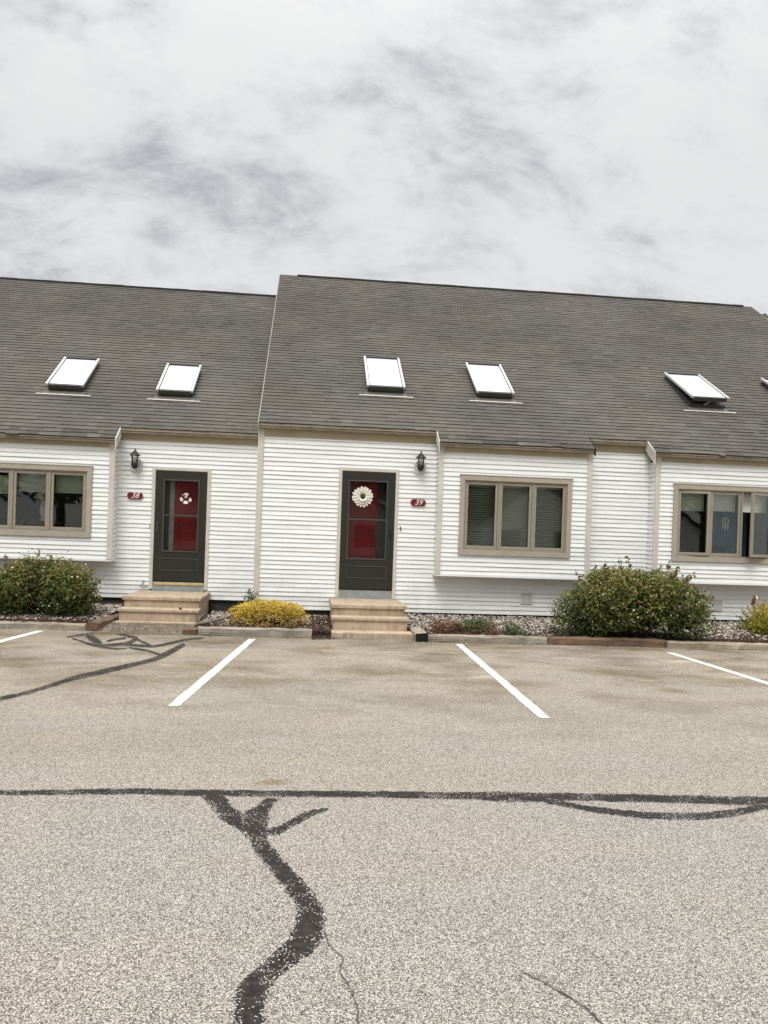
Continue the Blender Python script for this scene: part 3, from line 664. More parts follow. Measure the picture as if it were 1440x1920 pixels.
def skylight(parent, x0, x1, y_lo, y_hi, y_e, z_e, lift=0.06):
    """roof window on a curb; the pane faces up the slope; lift raises its lower end"""
    sk = thing('skylight', None, None, (0, 0, 0)); del_keys(sk); sk.parent = parent
    def rz(y): return z_e+TAN*(y-y_e)
    base = Vector(((x0+x1)/2, y_lo, rz(y_lo))); sk.location = base-abs_loc(parent)
    s_len = (y_hi-y_lo)/COS
    # local frame: X right, S up the slope, N outwards
    ex = Vector((1, 0, 0)); es = Vector((0, COS, SIN)); en = Vector((0, -SIN, COS))
    O = Vector((x0, y_lo, rz(y_lo))); wd = x1-x0
    mat = Matrix(((ex.x, es.x, en.x, O.x), (ex.y, es.y, en.y, O.y), (ex.z, es.z, en.z, O.z), (0, 0, 0, 1)))
    h0 = 0.085; ang = -math.atan2(lift, s_len)
    top = mat @ Matrix.Translation((0, s_len, h0)) @ Matrix.Rotation(ang, 4, 'X') @ Matrix.Translation((0, -s_len, 0))
    mb = MB(); mb.box(0.03, wd-0.03, 0.03, s_len-0.03, -0.05, h0-0.004); mb.xform(0, mat); part('curb', mb, M['sky_dark'], sk)
    fw = 0.045
    for a, b in ((0, fw), (wd-fw, wd)):
        mb = MB(); mb.box(a, b, 0, s_len, 0, 0.045, 0.006); mb.xform(0, top); part('side_rail', mb, M['sky_alu'], sk)
    mb = MB(); mb.box(fw+.001, wd-fw-.001, 0, 0.045, -0.05, 0.026, 0.006); mb.xform(0, top); part('sill_rail', mb, M['sky_dark'], sk)
    mb = MB(); mb.box(fw+.001, wd-fw-.001, s_len-0.05, s_len, 0, 0.055, 0.006); mb.xform(0, top); part('head_rail', mb, M['sky_dark'], sk)
    mb = MB(); mb.box(fw+.001, wd-fw-.001, 0.046, s_len-0.051, -0.02, 0.0115); mb.xform(0, top); part('glazing_seal', mb, M['black_metal'], sk)
    mb = MB(); mb.box(fw+.013, wd-fw-.013, 0.058, s_len-0.062, 0.012, 0.026); mb.xform(0, top); part('pane', mb, M['sky_glass'], sk)
    mb = MB(); mb.box(-0.03, wd+0.03, -0.12, 0.03, 0.016, 0.021)
    mb.xform(0, mat); part('flashing', mb, M['flash_dark'], sk)
    mb = MB(); mb.box(-0.14, wd+0.14, -0.145, -0.121, 0.016, 0.028, 0.003); mb.xform(0, mat); part('apron', mb, M['flash_lt'], sk)
    if lift > 0.1:
        mb = MB(); zt = h0+lift*0.93
        mb.tube([mat @ Vector((wd*0.40, 0.02, h0)), mat @ Vector((wd*0.66, 0.05, zt))], 0.008); mb.tube([mat @ Vector((wd*0.88, 0.02, h0)), mat @ Vector((wd*0.70, 0.05, zt))], 0.008)
        part('opener_arm', mb, M['sky_alu'], sk)
    return sk

def storm_door(parent, x0, x1, z0, z1, Y, flip):
    """flip=+1: handle at the right"""
    d = thing('storm_door', None, None, (0, 0, 0)); del_keys(d); d.parent = parent
    d.location = Vector(((x0+x1)/2, Y, z0))-abs_loc(parent)
    w = x1-x0; sl = 0.125 if flip > 0 else 0.14
    gx0, gx1, gz0, gz1 = x0+sl, x1-sl-0.02, z0+0.515, z1-0.17
    if flip < 0: gx0, gx1 = x0+sl+0.02, x1-sl
    mb = MB()
    mb.box(x0, gx0, Y-0.045, Y-0.005, z0, z1, 0.004); mb.box(gx1, x1, Y-0.045, Y-0.005, z0, z1, 0.004)
    mb.box(gx0, gx1, Y-0.045, Y-0.005, gz1, z1, 0.004); mb.box(gx0, gx1, Y-0.045, Y-0.005, z0, gz0, 0.004)
    part('door_leaf', mb, M['bronze'], d)
    mb = MB(); frame_ring(mb, gx0-0.022, gx1+0.022, gz0-0.022, gz1+0.022, 0.022, Y-0.055, Y-0.0455, None, 0.003)
    mb.box(gx0, gx1, Y-0.050, Y-0.030, gz0+(gz1-gz0)*0.505-0.010, gz0+(gz1-gz0)*0.505+0.012, 0.003)
    part('glass_moulding', mb, M['bronze_lt'], d)
    mb = MB(); px0, px1 = x0+0.11, x1-0.11; pz0, pz1 = z0+0.175, z0+0.385
    frame_ring(mb, px0, px1, pz0, pz1, 0.012, Y-0.055, Y-0.0455, None, 0.004)
    part('kick_panel', mb, M['bronze_lt'], d)  # ring in lighter bronze paints in highlights along the panel edges
    mb = MB(); mb.quad((gx0, Y-0.026, gz0), (gx1, Y-0.026, gz0), (gx1, Y-0.026, gz1), (gx0, Y-0.026, gz1)); part('pane', mb, M['door_glass'], d)
    hx = x1-0.055 if flip > 0 else x0+0.055; hz = z0+(z1-z0)*0.485
    mb = MB(); mb.box(hx-0.016, hx+0.016, Y-0.053, Y-0.0455, hz-0.085, hz+0.085, 0.003)
    mb.tube([(hx, Y-0.056, hz-0.05), (hx, Y-0.10, hz-0.03), (hx, Y-0.10, hz+0.03), (hx, Y-0.056, hz+0.05)], 0.009, 8)
    part('handle', mb, M['black_metal'] if flip > 0 else M['bronze_lt'], d)
    mb = MB(); mb.box(x0+.002, x1-.002, Y-0.030, Y-0.008, z0-0.022, z0-.001); part('door_sweep', mb, M['bronze'], d)
    return d, (gx0, gx1, gz0, gz1)

def door_set(house, x0, x1, z0, z1, Y, flip, brass):
    """casing, storm door, red inner door, jambs and the grey sill below"""
    mb = MB(); cw = 0.060; zb = 0.43 if not brass else 0.46
    mb.box(x0-cw, x0-.003, Y-0.032, Y+0.02, zb, z1+cw, 0.004); mb.box(x1+.003, x1+cw, Y-0.032, Y+0.02, zb, z1+cw, 0.004); mb.box(x0-.003, x1+.003, Y-0.032, Y+0.02, z1+.003, z1+cw, 0.004)
    part('door_frame', mb, M['trim'], house)
    sd_, g = storm_door(house, x0, x1, z0, z1, Y, flip)
    fd = MB()
    if flip > 0: a, b = x0-0.02, x0+0.605
    else: a, b = x0+0.305, x1+0.02
    fd.box(a, b, Y+0.10, Y+0.145, z0, z1+0.02, 0.004)
    for (pz0, pz1) in ((z0+0.2, z0+0.85), (z0+1.0, z0+1.78)):
        frame_ring(fd, a+0.09, b-0.09, pz0, pz1, 0.02, Y+0.092, Y+0.0995)
    o = part('front_door', fd, M['red_door'], house)
    mb = MB()
    kx = b-0.07 if flip > 0 else a+0.07
    mb.lathe([(0.0, 0), (0.022, 0.003), (0.026, 0.02), (0.012, 0.035), (0.012, 0.05)], 0, 0, 12)
    mb.xform(0, Matrix.Translation((kx, Y+0.045, z0+0.93)) @ Matrix.Rotation(-math.pi/2, 4, 'X')); part('door_knob', mb, M['bronze_lt'], o)
    j = MB()
    if flip > 0: j.box(b+.002, x1+0.05, Y+0.09, Y+0.15, z0-0.05, z1+0.05); 
    else: j.box(x0-0.05, a-0.085, Y+0.09, Y+0.15, z0-0.05, z1+0.05)
    part('door_jamb', j, M['jamb'], house)
    if flip < 0:
        j = MB(); j.box(a-0.083, a-.002, Y+0.085, Y+0.15, z0+0.16, z1-0.15, 0.003); part('sidelight_strip', j, M['pale_jamb'], house)
    mb = MB(); mb.box(x0-0.003, x1+0.003, Y-0.028, Y+0.2, 0.40, z0-0.024 if not brass else z0-0.075, 0.004); part('door_sill', mb, M['sill_grey'], house)
    if brass:
        mb = MB(); mb.box(x0+.004, x1-.004, Y-0.040, Y+0.1, z0-0.073, z0-0.0235, 0.006); part('threshold', mb, M['brass'], house)
    return g

def lantern(x, z, Y, label):
    t = thing('wall_lantern', label, 'wall lamp', (x, Y, z), 'porch lanterns beside the doors')
    mb = MB(); w, h = 0.095, 0.21; c = 0.035
    pts = [(-w, -h/2+c), (-w+c, -h/2), (w-c, -h/2), (w, -h/2+c), (w, h/2-c), (w-c, h/2), (-w+c, h/2), (-w, h/2-c)]
    F = [(x+a, Y-0.040, z-0.07+b) for a, b in pts]; B = [(x+a*1.05, Y-0.012, z-0.07+b*1.05) for a, b in pts]
    mb.poly(F); 
    for k in range(8): mb.quad(B[k], B[(k+1) % 8], F[(k+1) % 8], F[k])
    part('mounting_plate', mb, M['white_plastic'], t)
    cx, cy = x, Y-0.135
    mb = MB(); mb.lathe([(0.0, z-0.135), (0.028, z-0.130), (0.052, z-0.095), (0.058, z-0.06), (0.055, z-0.03), (0.045, z-0.022), (0, z-0.022)], cx, cy, 16)
    mb.tube([(cx, Y-0.041, z-0.075), (cx, cy+0.05, z-0.075)], 0.014, 8); part('bowl', mb, M['black_metal'], t, smooth=True)
    mb = MB(); mb.lathe([(0.092, z+0.088), (0.088, z+0.10), (0.060, z+0.118), (0.036, z+0.150), (0.014, z+0.178), (0.010, z+0.19), (0.013, z+0.20), (0.0, z+0.215)], cx, cy, 16)
    mb.lathe([(0.0, z+0.089), (0.092, z+0.088)], cx, cy, 16); part('cap', mb, M['black_metal'], t, smooth=True)
    mb = MB()
    for k in range(4):
        a = math.pi/4+k*math.pi/2; mb.tube([(cx+0.048*math.cos(a), cy+0.048*math.sin(a), z-0.03), (cx+0.066*math.cos(a), cy+0.066*math.sin(a), z+0.09)], 0.005, 5)
    part('cage_bar', mb, M['black_metal'], t)
    mb = MB(); mb.lathe([(0.044, z-0.022), (0.060, z+0.087)], cx, cy, 16); part('lamp_glass', mb, M['lamp_glass'], t, smooth=True)
    mb = MB(); mb.lathe([(0.012, z-0.022), (0.012, z+0.03), (0.018, z+0.045), (0.010, z+0.065), (0, z+0.075)], cx, cy, 10); part('bulb', mb, M['candle'], t, smooth=True)
    return t
def plaque(x, z, Y, text, label):
    t = thing('number_plaque', label, 'house number', (x, Y, z), 'house number plaques')
    mb = MB(); n = 12; w, h, r = 0.128, 0.058, 0.052; pts = []
    for sx, a0 in ((1, -math.pi/2), (-1, math.pi/2)):
        for k in range(n+1):
            a = a0+math.pi*k/n
            pts.append((sx*(w-r)+r*math.cos(a), h*math.sin(a)*(0.96+0.04*abs(math.cos(a)))))
    F = [(x+a, Y-0.042, z+b) for a, b in pts]; F2 = [(x+a*0.95, Y-0.046, z+b*0.92) for a, b in pts]; B = [(x+a, Y-0.012, z+b) for a, b in pts]
    m = len(pts); mb.poly(F2)
    for k in range(m): mb.quad(B[k], B[(k+1) % m], F[(k+1) % m], F[k]); mb.quad(F[k], F[(k+1) % m], F2[(k+1) % m], F2[k])
    part('plate', mb, M['plaque_red'], t)
    cu = bpy.data.curves.new('number', 'FONT'); cu.body = text; cu.size = 0.13; cu.shear = 0.32; cu.align_x = 'CENTER'; cu.align_y = 'CENTER'; cu.extrude = 0.0015; cu.offset = 0.0
    cu.materials.append(M['plaque_white'])
    tmp = bpy.data.objects.new('number_text', cu); COL.objects.link(tmp); bpy.context.view_layer.update(); me = bpy.data.meshes.new_from_object(tmp.evaluated_get(bpy.context.evaluated_depsgraph_get())); bpy.data.objects.remove(tmp); me.name = 'number'
    o = bpy.data.objects.new('number', me); COL.objects.link(o); o.parent = t; o.rotation_euler = (math.pi/2, 0, 0); o.location = (0.0, -0.0485, 0.0)
    return t

def house(label, loc): return thing('townhouse', label, 'house', loc)
def corner_board(h, x0, x1, z0, z1, Y, ret=None):
    mb = MB(); mb.box(x0, x1, Y-0.030, Y+0.0, z0, z1, 0.004)
    return part('corner_board', mb, M['trim'], h)
def eave(h, x0, x1, Yw, frieze_z0, y_e, z_e, worn=False):
    """soffit, fascia with drip edge, and frieze board on the wall"""
    mb = MB(); mb.box(x0, x1, y_e+0.02, y_e+0.04, z_e-0.062, z_e-0.014); part('fascia', mb, M['fascia_worn'], h)
    mb = MB(); mb.box(x0, x1, y_e+0.006, y_e+0.0195, z_e-0.020, z_e-0.011); part('drip_edge', mb, M['drip'], h)
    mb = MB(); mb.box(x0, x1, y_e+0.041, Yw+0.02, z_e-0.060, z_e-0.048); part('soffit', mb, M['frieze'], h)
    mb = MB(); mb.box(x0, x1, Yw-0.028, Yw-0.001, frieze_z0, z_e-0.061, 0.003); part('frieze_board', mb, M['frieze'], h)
def vent(h, x0, x1, z0, z1, Y):
    mb = MB(); frame_ring(mb, x0, x1, z0, z1, 0.022, Y-0.034, Y-0.018, None, 0.003)
    for k in range(5):
        zz = z0+0.03+k*(z1-z0-0.06)/5; mb.box(x0+0.022, x1-0.022, Y-0.030, Y-0.020, zz, zz+0.022)
    part('crawlspace_vent', mb, M['grey_vent'], h)

# ================================================================ right building (39 and its neighbour)
HB = house('wide white townhouse with taller grey shingle roof, red door marked 39', (3.0, 12.9, 0.0))
XL, XR = -0.80, 11.46; Y39 = 12.9; YB = 12.62
EY, EZ = 12.75, 3.265
D39 = (0.605, 1.500, 0.590, 2.560)
W39 = (2.555, 4.475, 1.222, 2.548); W40 = (6.275, 8.195, 1.230, 2.548)
BAY39 = (2.19, 4.815); BAY40 = (5.955, 8.9)
mb = MB()
siding(mb, XL+0.08, XR, 0.215, 3.08, front(Y39), [(D39[0]-0.05, D39[1]+0.05, 0.42, 2.615), (BAY39[0]+0.03, BAY39[1]-0.03, 0.90, 3.1), (BAY40[0]+0.03, BAY40[1]-0.03, 0.90, 3.1)], seed=1.0)
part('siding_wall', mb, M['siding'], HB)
mb = MB(); mb.quad((XL, Y39+0.03, -0.1), (XL, 25.3, -0.1), (XL, 25.3, 3.2), (XL, Y39+0.03, 3.2)); mb.poly([(XL, EY+0.1, 3.2), (XL, 25.45, 3.2), (XL, 19.1, 7.80)])
mb.quad((XR, Y39+0.03, -0.1), (XR, 25.3, -0.1), (XR, 25.3, 3.2), (XR, Y39+0.03, 3.2)); mb.poly([(XR, EY+0.1, 3.2), (XR, 25.45, 3.2), (XR, 19.1, 7.80)])
mb.quad((XL, 25.3, -0.1), (XR, 25.3, -0.1), (XR, 25.3, 3.25), (XL, 25.3, 3.25))
part('gable_wall', mb, M['siding'], HB)
mb = MB(); mb.box(XL+0.02, XR-0.02, Y39+0.04, Y39+0.2, -0.1, 0.40); part('foundation', mb, M['foundation'], HB)
corner_board(HB, XL-0.012, XL+0.085, 0.20, 3.20, Y39)
# inside: floor, rear wall and ceiling so that the rooms are dim
mb = MB(); mb.quad((XL, Y39+0.25, 0.42), (XR, Y39+0.25, 0.42), (XR, 17.5, 0.42), (XL, 17.5, 0.42)); part('room_floor', mb, M['int_wood'], HB)
mb = MB(); mb.quad((XL, 17.5, 0.42), (XR, 17.5, 0.42), (XR, 17.5, 3.0), (XL, 17.5, 3.0)); mb.quad((XL, Y39+.02, 3.0), (XR, Y39+.02, 3.0), (XR, 17.5, 3.0), (XL, 17.5, 3.0))
for xx in (1.95, 5.2): mb.quad((xx, Y39+0.2, 0.42), (xx, 17.5, 0.42), (xx, 17.5, 3.0), (xx, Y39+0.2, 3.0))
part('room_wall', mb, M['interior'], HB)
# bays
def bay(h, x0, x1, Yw, Yb, z0, zt, win, seed, exp=0.0745):
    mb = MB()
    siding(mb, x0+0.07, x1-0.07, z0+0.02, zt, front(Yb), [(win[0]+0.02, win[1]-0.02, win[2]+0.02, win[3]-0.02)], exp, seed)
    siding(mb, Yb, Yw, z0+0.02, zt, side_r(x1-0.02), (), exp, seed+1)
    siding(mb, Yb, Yw, z0+0.02, zt, side_l(x0+0.02), (), exp, seed+2)
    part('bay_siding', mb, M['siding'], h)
    mb = MB(); mb.box(x0-0.005, x1+0.005, Yb-0.022, Yw+0.02, z0-0.012, z0+0.018, 0.004); part('bay_underside', mb, M['siding'], h)
    for a, b in ((x0-0.012, x0+0.075), (x1-0.075, x1+0.012)): corner_board(h, a, b, z0+0.019, zt+0.1, Yb)
    mb = MB(); mb.box(x0+0.03, x0+0.05, Yb+0.12, Yw+0.1, z0+.02, zt); mb.box(x1-0.05, x1-0.03, Yb+0.12, Yw+0.1, z0+.02, zt); mb.box(x0+0.05, x1-0.05, Yb+0.12, Yw+0.3, z0+.02, z0+.05)
    part('bay_lining', mb, M['interior'], h)
bay(HB, BAY39[0], BAY39[1], Y39, YB, 0.868, 2.92, W39, 3.0)
bay(HB, BAY40[0], BAY40[1], Y39, YB, 0.862, 2.92, W40, 7.0)
window_unit(HB, *W39, YB, 'blind')
wn40 = window_unit(HB, *W40, YB, 'roller', (5, 0, -24))
mb = MB()
for k in range(22):
    a = 7.35+k*0.03; mb.quad((a, 13.25+0.02*(k % 2), 0.45), (a+0.03, 13.25+0.02*((k+1) % 2), 0.45), (a+0.03, 13.25+0.02*((k+1) % 2), 2.4), (a, 13.25+0.02*(k % 2), 2.4))
part('curtain', mb, M['curtain'], HB)
# roof: main slope from the eave, running down over the two bays
def spans39(s):
    return [(XL, XR)] if s >= 0 else [BAY39_R, BAY40_R]
BAY39_R = (BAY39[0]-0.02, BAY39[1]-0.01); BAY40_R = (BAY40[0]-0.08, XR)
S_TOP = (19.1-EY)/COS
mb, ti = shingle_roof(spans39, EY, EZ, -0.28/COS, S_TOP, 11)
rf = part('roof', mb, M['shingle'], HB, vattr={'tint': ti})
mb = MB(); TH = 0.05
def slab(mb, x0, x1, y0, y1, ye, ze):
    a = [(x0, y0), (x1, y0), (x1, y1), (x0, y1)]
    top = [(x, y, ze+TAN*(y-ye)-0.006) for x, y in a]; bot = [(x, y, ze+TAN*(y-ye)-TH) for x, y in a]
    mb.poly(top); mb.poly(bot[::-1])
    for k in range(4): mb.quad(bot[k], bot[(k+1) % 4], top[(k+1) % 4], top[k])
slab(mb, XL+.004, XR-.004, EY+0.03, 19.1, EY, EZ); slab(mb, BAY39_R[0]+.004, BAY39_R[1]-.004, EY-0.25, EY+0.029, EY, EZ); slab(mb, BAY40_R[0]+.004, BAY40_R[1]-.004, EY-0.25, EY+0.029, EY, EZ)
part('roof_deck', mb, M['fascia_worn'], HB)
ZR = EZ+TAN*(19.1-EY)
mb = MB(); mb.quad((XL, 19.1, ZR), (XR, 19.1, ZR), (XR, 25.6, ZR-TAN*6.5), (XL, 25.6, ZR-TAN*6.5)); part('rear_roof', mb, M['shingle'], HB)
def ridge(h, x0, x1, yr, zr):
    mb = MB(); n = int((x1-x0)/0.3)
    for k in range(n):
        a = x0+(x1-x0)*k/n; b = x0+(x1-x0)*(k+1)/n; q = random.uniform(0, 0.008)
        mb.box(a, b-0.003, yr-0.065, yr+0.065, zr-0.07, zr+0.012+q)
    part('ridge_cap', mb, M['ridge'], h)
ridge(HB, XL+0.42, XR-0.25, 19.1, ZR)
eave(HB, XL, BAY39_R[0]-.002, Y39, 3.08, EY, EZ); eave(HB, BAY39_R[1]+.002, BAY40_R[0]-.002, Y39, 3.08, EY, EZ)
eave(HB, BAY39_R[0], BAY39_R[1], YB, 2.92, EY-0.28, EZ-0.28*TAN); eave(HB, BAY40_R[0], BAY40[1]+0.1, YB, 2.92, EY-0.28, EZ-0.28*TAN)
def rake(h, x0, x1, ya, yb, ye, ze, mat, up=0.02, dn=0.14):
    mb = MB(); i = 0
    P = [(x, y, ze+TAN*(y-ye)+o) for x in (x0, x1) for y, o in ((ya, -dn), (yb, -dn), (yb, up), (ya, up))]
    mb.poly(P[:4]); mb.poly(P[4:][::-1])
    for k in range(4): mb.quad(P[k], P[(k+1) % 4], P[4+(k+1) % 4], P[4+k])
    part('rake_board', mb, mat, h)
rake(HB, XL-0.02, XL-.002, EY, 19.1, EY, EZ, M['rake_drip'])
rake(HB, XR+.002, XR+0.02, EY, 19.1, EY, EZ, M['rake_drip'], 0.006)
rake(HB, BAY39_R[0]-0.018, BAY39_R[0]-.003, EY-0.28, EY+0.1, EY, EZ, M['rake_white'], 0.006, 0.17)
rake(HB, BAY39_R[1]+.003, BAY39_R[1]+0.018, EY-0.28, EY+0.1, EY, EZ, M['shingle'], 0.006, 0.12)
rake(HB, BAY40_R[0]-0.022, BAY40_R[0]-.003, EY-0.28, EY+0.1, EY, EZ, M['rake_white'], 0.006, 0.20)
g39 = door_set(HB, *D39, Y39, +1, False)
skylight(HB, 1.03, 1.73, 13.86, 14.99, EY, EZ, 0.03)
skylight(HB, 3.04, 3.75, 13.86, 14.97, EY, EZ, 0.03)
skylight(HB, 7.16, 7.91, 13.92, 15.04, EY, EZ, 0.13)
skylight(HB, 9.24, 9.99, 13.92, 15.04, EY, EZ, 0.13)
vent(HB, 3.735, 3.938, 0.405, 0.605, Y39); vent(HB, 7.19, 7.39, 0.37, 0.57, Y39)
mb = MB(); mb.box(1.602, 1.618, Y39-0.032, Y39-0.018, 1.59, 1.66, 0.003); part('doorbell', mb, M['black_metal'], HB)

# ================================================================ left building (38)
HA = house('white townhouse with lower grey shingle roof, red door marked 38', (-4.0, 13.4, 0.0))
Y38 = 13.4; YB8 = 13.12; EY8, EZ8 = 13.25, 3.135; XA = -13.0
D38 = (-2.535, -1.680, 0.605, 2.478); W38 = (-5.44, -3.505, 1.297, 2.462); BAY38 = (-6.0, -3.165)
mb = MB()
siding(mb, XA, XL-0.013, 0.30, 2.97, front(Y38), [(D38[0]-0.05, D38[1]+0.05, 0.44, 2.535), (BAY38[0]+0.03, BAY38[1]-0.03, 0.95, 3.0)], seed=5.0)
part('siding_wall', mb, M['siding'], HA)
mb = MB(); mb.quad((XA, Y38+0.03, -0.1), (XA, 24.6, -0.1), (XA, 24.6, 3.0), (XA, Y38+0.03, 3.0)); mb.poly([(XA, 13.3, 3.0), (XA, 24.6, 3.0), (XA, 18.975, 7.2)])
mb.quad((XA, 24.6, -0.1), (XL-.02, 24.6, -0.1), (XL-.02, 24.6, 3.1), (XA, 24.6, 3.1)); part('gable_wall', mb, M['siding'], HA)
mb = MB(); mb.box(XA+.02, XL-.02, Y38+0.04, Y38+0.2, -0.1, 0.45); part('foundation', mb, M['foundation'], HA)
mb = MB(); mb.quad((XA, Y38+0.25, 0.45), (XL-.05, Y38+0.25, 0.45), (XL-.05, 18, 0.45), (XA, 18, 0.45)); part('room_floor', mb, M['int_wood'], HA)
mb = MB(); mb.quad((XA, 18, 0.45), (XL-.05, 18, 0.45), (XL-.05, 18, 3.0), (XA, 18, 3.0)); mb.quad((XA, Y38+.02, 2.96), (XL-.05, Y38+.02, 2.96), (XL-.05, 18, 2.96), (XA, 18, 2.96))
mb.quad((-2.9, Y38+0.2, 0.45), (-2.9, 18, 0.45), (-2.9, 18, 3.0), (-2.9, Y38+0.2, 3.0)); mb.quad((-6.2, Y38+0.2, 0.45), (-6.2, 18, 0.45), (-6.2, 18, 3.0), (-6.2, Y38+0.2, 3.0)); part('room_wall', mb, M['interior'], HA)
bay(HA, BAY38[0], BAY38[1], Y38, YB8, 0.925, 2.80, W38, 9.0)
window_unit(HA, *W38, YB8, 'raised')
BAY38_R = (XA, BAY38[1]+0.03)
def spans38(s): return [(XA if s < 0 else XA, XL-0.022)] if s >= 0 else [BAY38_R]
S8 = (18.975-EY8)/COS
mb, ti = shingle_roof(spans38, EY8, EZ8, -0.28/COS, S8, 23)
part('roof', mb, M['shingle'], HA, vattr={'tint': ti})
mb = MB(); slab(mb, XA, XL-.024, EY8+0.03, 18.975, EY8, EZ8); slab(mb, BAY38_R[0], BAY38_R[1]-.004, EY8-0.25, EY8+0.029, EY8, EZ8); part('roof_deck', mb, M['fascia_worn'], HA)
ZR8 = EZ8+TAN*(18.975-EY8)
mb = MB(); mb.quad((XA, 18.975, ZR8), (XL-.022, 18.975, ZR8), (XL-.022, 24.9, ZR8-TAN*5.9), (XA, 24.9, ZR8-TAN*5.9)); part('rear_roof', mb, M['shingle'], HA)
ridge(HA, XA, XL-0.03, 18.975, ZR8)
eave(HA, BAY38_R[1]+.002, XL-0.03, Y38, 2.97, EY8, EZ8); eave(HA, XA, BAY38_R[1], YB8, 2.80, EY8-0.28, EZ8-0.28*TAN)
rake(HA, BAY38_R[1]+.003, BAY38_R[1]+0.022, EY8-0.28, EY8+0.1, EY8, EZ8, M['rake_white'], 0.006, 0.18)
g38 = door_set(HA, *D38, Y38, -1, True)
skylight(HA, -4.655, -4.0, 14.26, 15.285, EY8, EZ8, 0.03)
skylight(HA, -2.74, -2.085, 14.26, 15.26, EY8, EZ8, 0.03)
mb = MB(); mb.tube([(-2.68, Y38-0.03, 0.60), (-2.70, Y38-0.05, 0.53), (-2.74, Y38-0.06, 0.49), (-2.67, Y38-0.05, 0.48), (-2.61, Y38-0.035, 0.50)], 0.007, 6); part('hose_hook', mb, M['bronze'], HA)
mb = MB(); mb.box(-2.618, -2.602, Y38-0.030, Y38-0.018, 1.50, 1.57, 0.003); part('doorbell', mb, M['brass'], HA)

lantern(1.905, 2.73, Y39, 'black porch lantern on white plate beside the door of 39, above its plaque')
lantern(-2.87, 2.61, Y38, 'black porch lantern left of the door of 38, above its plaque')
plaque(1.897, 2.075, Y39, '39', 'red oblong house number plaque reading 39')
plaque(-2.869, 2.03, Y38, '38', 'red oblong house number plaque reading 38')

# flower hung on the glass of 39, smaller ornament on 38
def petal(mb, cx, y, cz, ang, r0, r1, w, lift):
    c, s = math.cos(ang), math.sin(ang); pr = []
    for q, ww, ll in ((0, 0.35, 0.0), (0.35, 0.9, 0.6), (0.7, 1.0, 1.0), (0.92, 0.6, 0.8), (1.0, 0.05, 0.6)):
        r = r0+(r1-r0)*q
        for sg in (-1, 0, 1):
            u = sg*w*ww/2; pr.append((cx+c*r-s*u, y-lift*ll-(0.0 if sg else -0.008), cz+s*r+c*u))
    i = len(mb.v); mb.v += pr
    for j in range(4):
        for k in range(2): mb.f.append((i+j*3+k, i+j*3+k+1, i+j*3+k+4, i+j*3+k+3)); mb.mi.append(mb.cur)
fx, fz, fy = 0.952, 2.138, Y39-0.060
t_ = thing('flower_wreath', 'large cream fabric flower hung on the storm door of 39', 'wreath', (fx, fy, fz))
mb = MB()
for n, r0, r1, w_, lift, ph in ((18, 0.09, 0.178, 0.050, 0.012, 0.0), (15, 0.06, 0.135, 0.045, 0.028, 0.2), (11, 0.03, 0.092, 0.040, 0.045, 0.1)):
    for k in range(n): petal(mb, fx, fy-lift*0.4, fz, 2*math.pi*k/n+ph+random.gauss(0, 0.03), r0, r1*random.uniform(0.95, 1.04), w_, lift)
part('petals', mb, M['petal'], t_)
mb = MB(); mb.lathe([(0, 0.0), (0.025, 0.004), (0.040, 0.018), (0.036, 0.035), (0.0, 0.045)], 0, 0, 14); mb.xform(0, Matrix.Translation((fx, fy-0.008, fz)) @ Matrix.Rotation(math.pi/2, 4, 'X')); part('flower_centre', mb, M['petal_c'], t_, smooth=True)
ox, oz, oy = -2.02, 2.015, Y38-0.060
t_ = thing('door_ornament', 'small white flower ornament on the storm door of 38', 'ornament', (ox, oy, oz))
mb = MB()
for (cx, cz, a, r, w_) in ((0, 0.045, 1.9, 0.05, 0.04), (0.01, 0.045, 1.2, 0.05, 0.04), (-0.05, -0.01, 3.0, 0.05, 0.05), (-0.045, -0.02, 3.5, 0.05, 0.04), (0.045, -0.015, 0.1, 0.05, 0.05), (0.045, -0.02, -0.4, 0.055, 0.04), (0, -0.04, -1.57, 0.055, 0.085), (-0.06, 0.045, 1.1, 0.03, 0.02), (0, 0.0, 1.57, 0.04, 0.05)):
    petal(mb, ox+cx, oy, oz+cz, a, 0.0, r, w_, 0.015)
part('petals', mb, M['petal'], t_)
mb = MB(); mb.lathe([(0, 0.0), (0.012, 0.004), (0.018, 0.014), (0.0, 0.02)], 0, 0, 10); mb.xform(0, Matrix.Translation((ox+0.01, oy-0.012, oz-0.005)) @ Matrix.Rotation(math.pi/2, 4, 'X')); part('flower_centre', mb, M['petal_c'], t_)
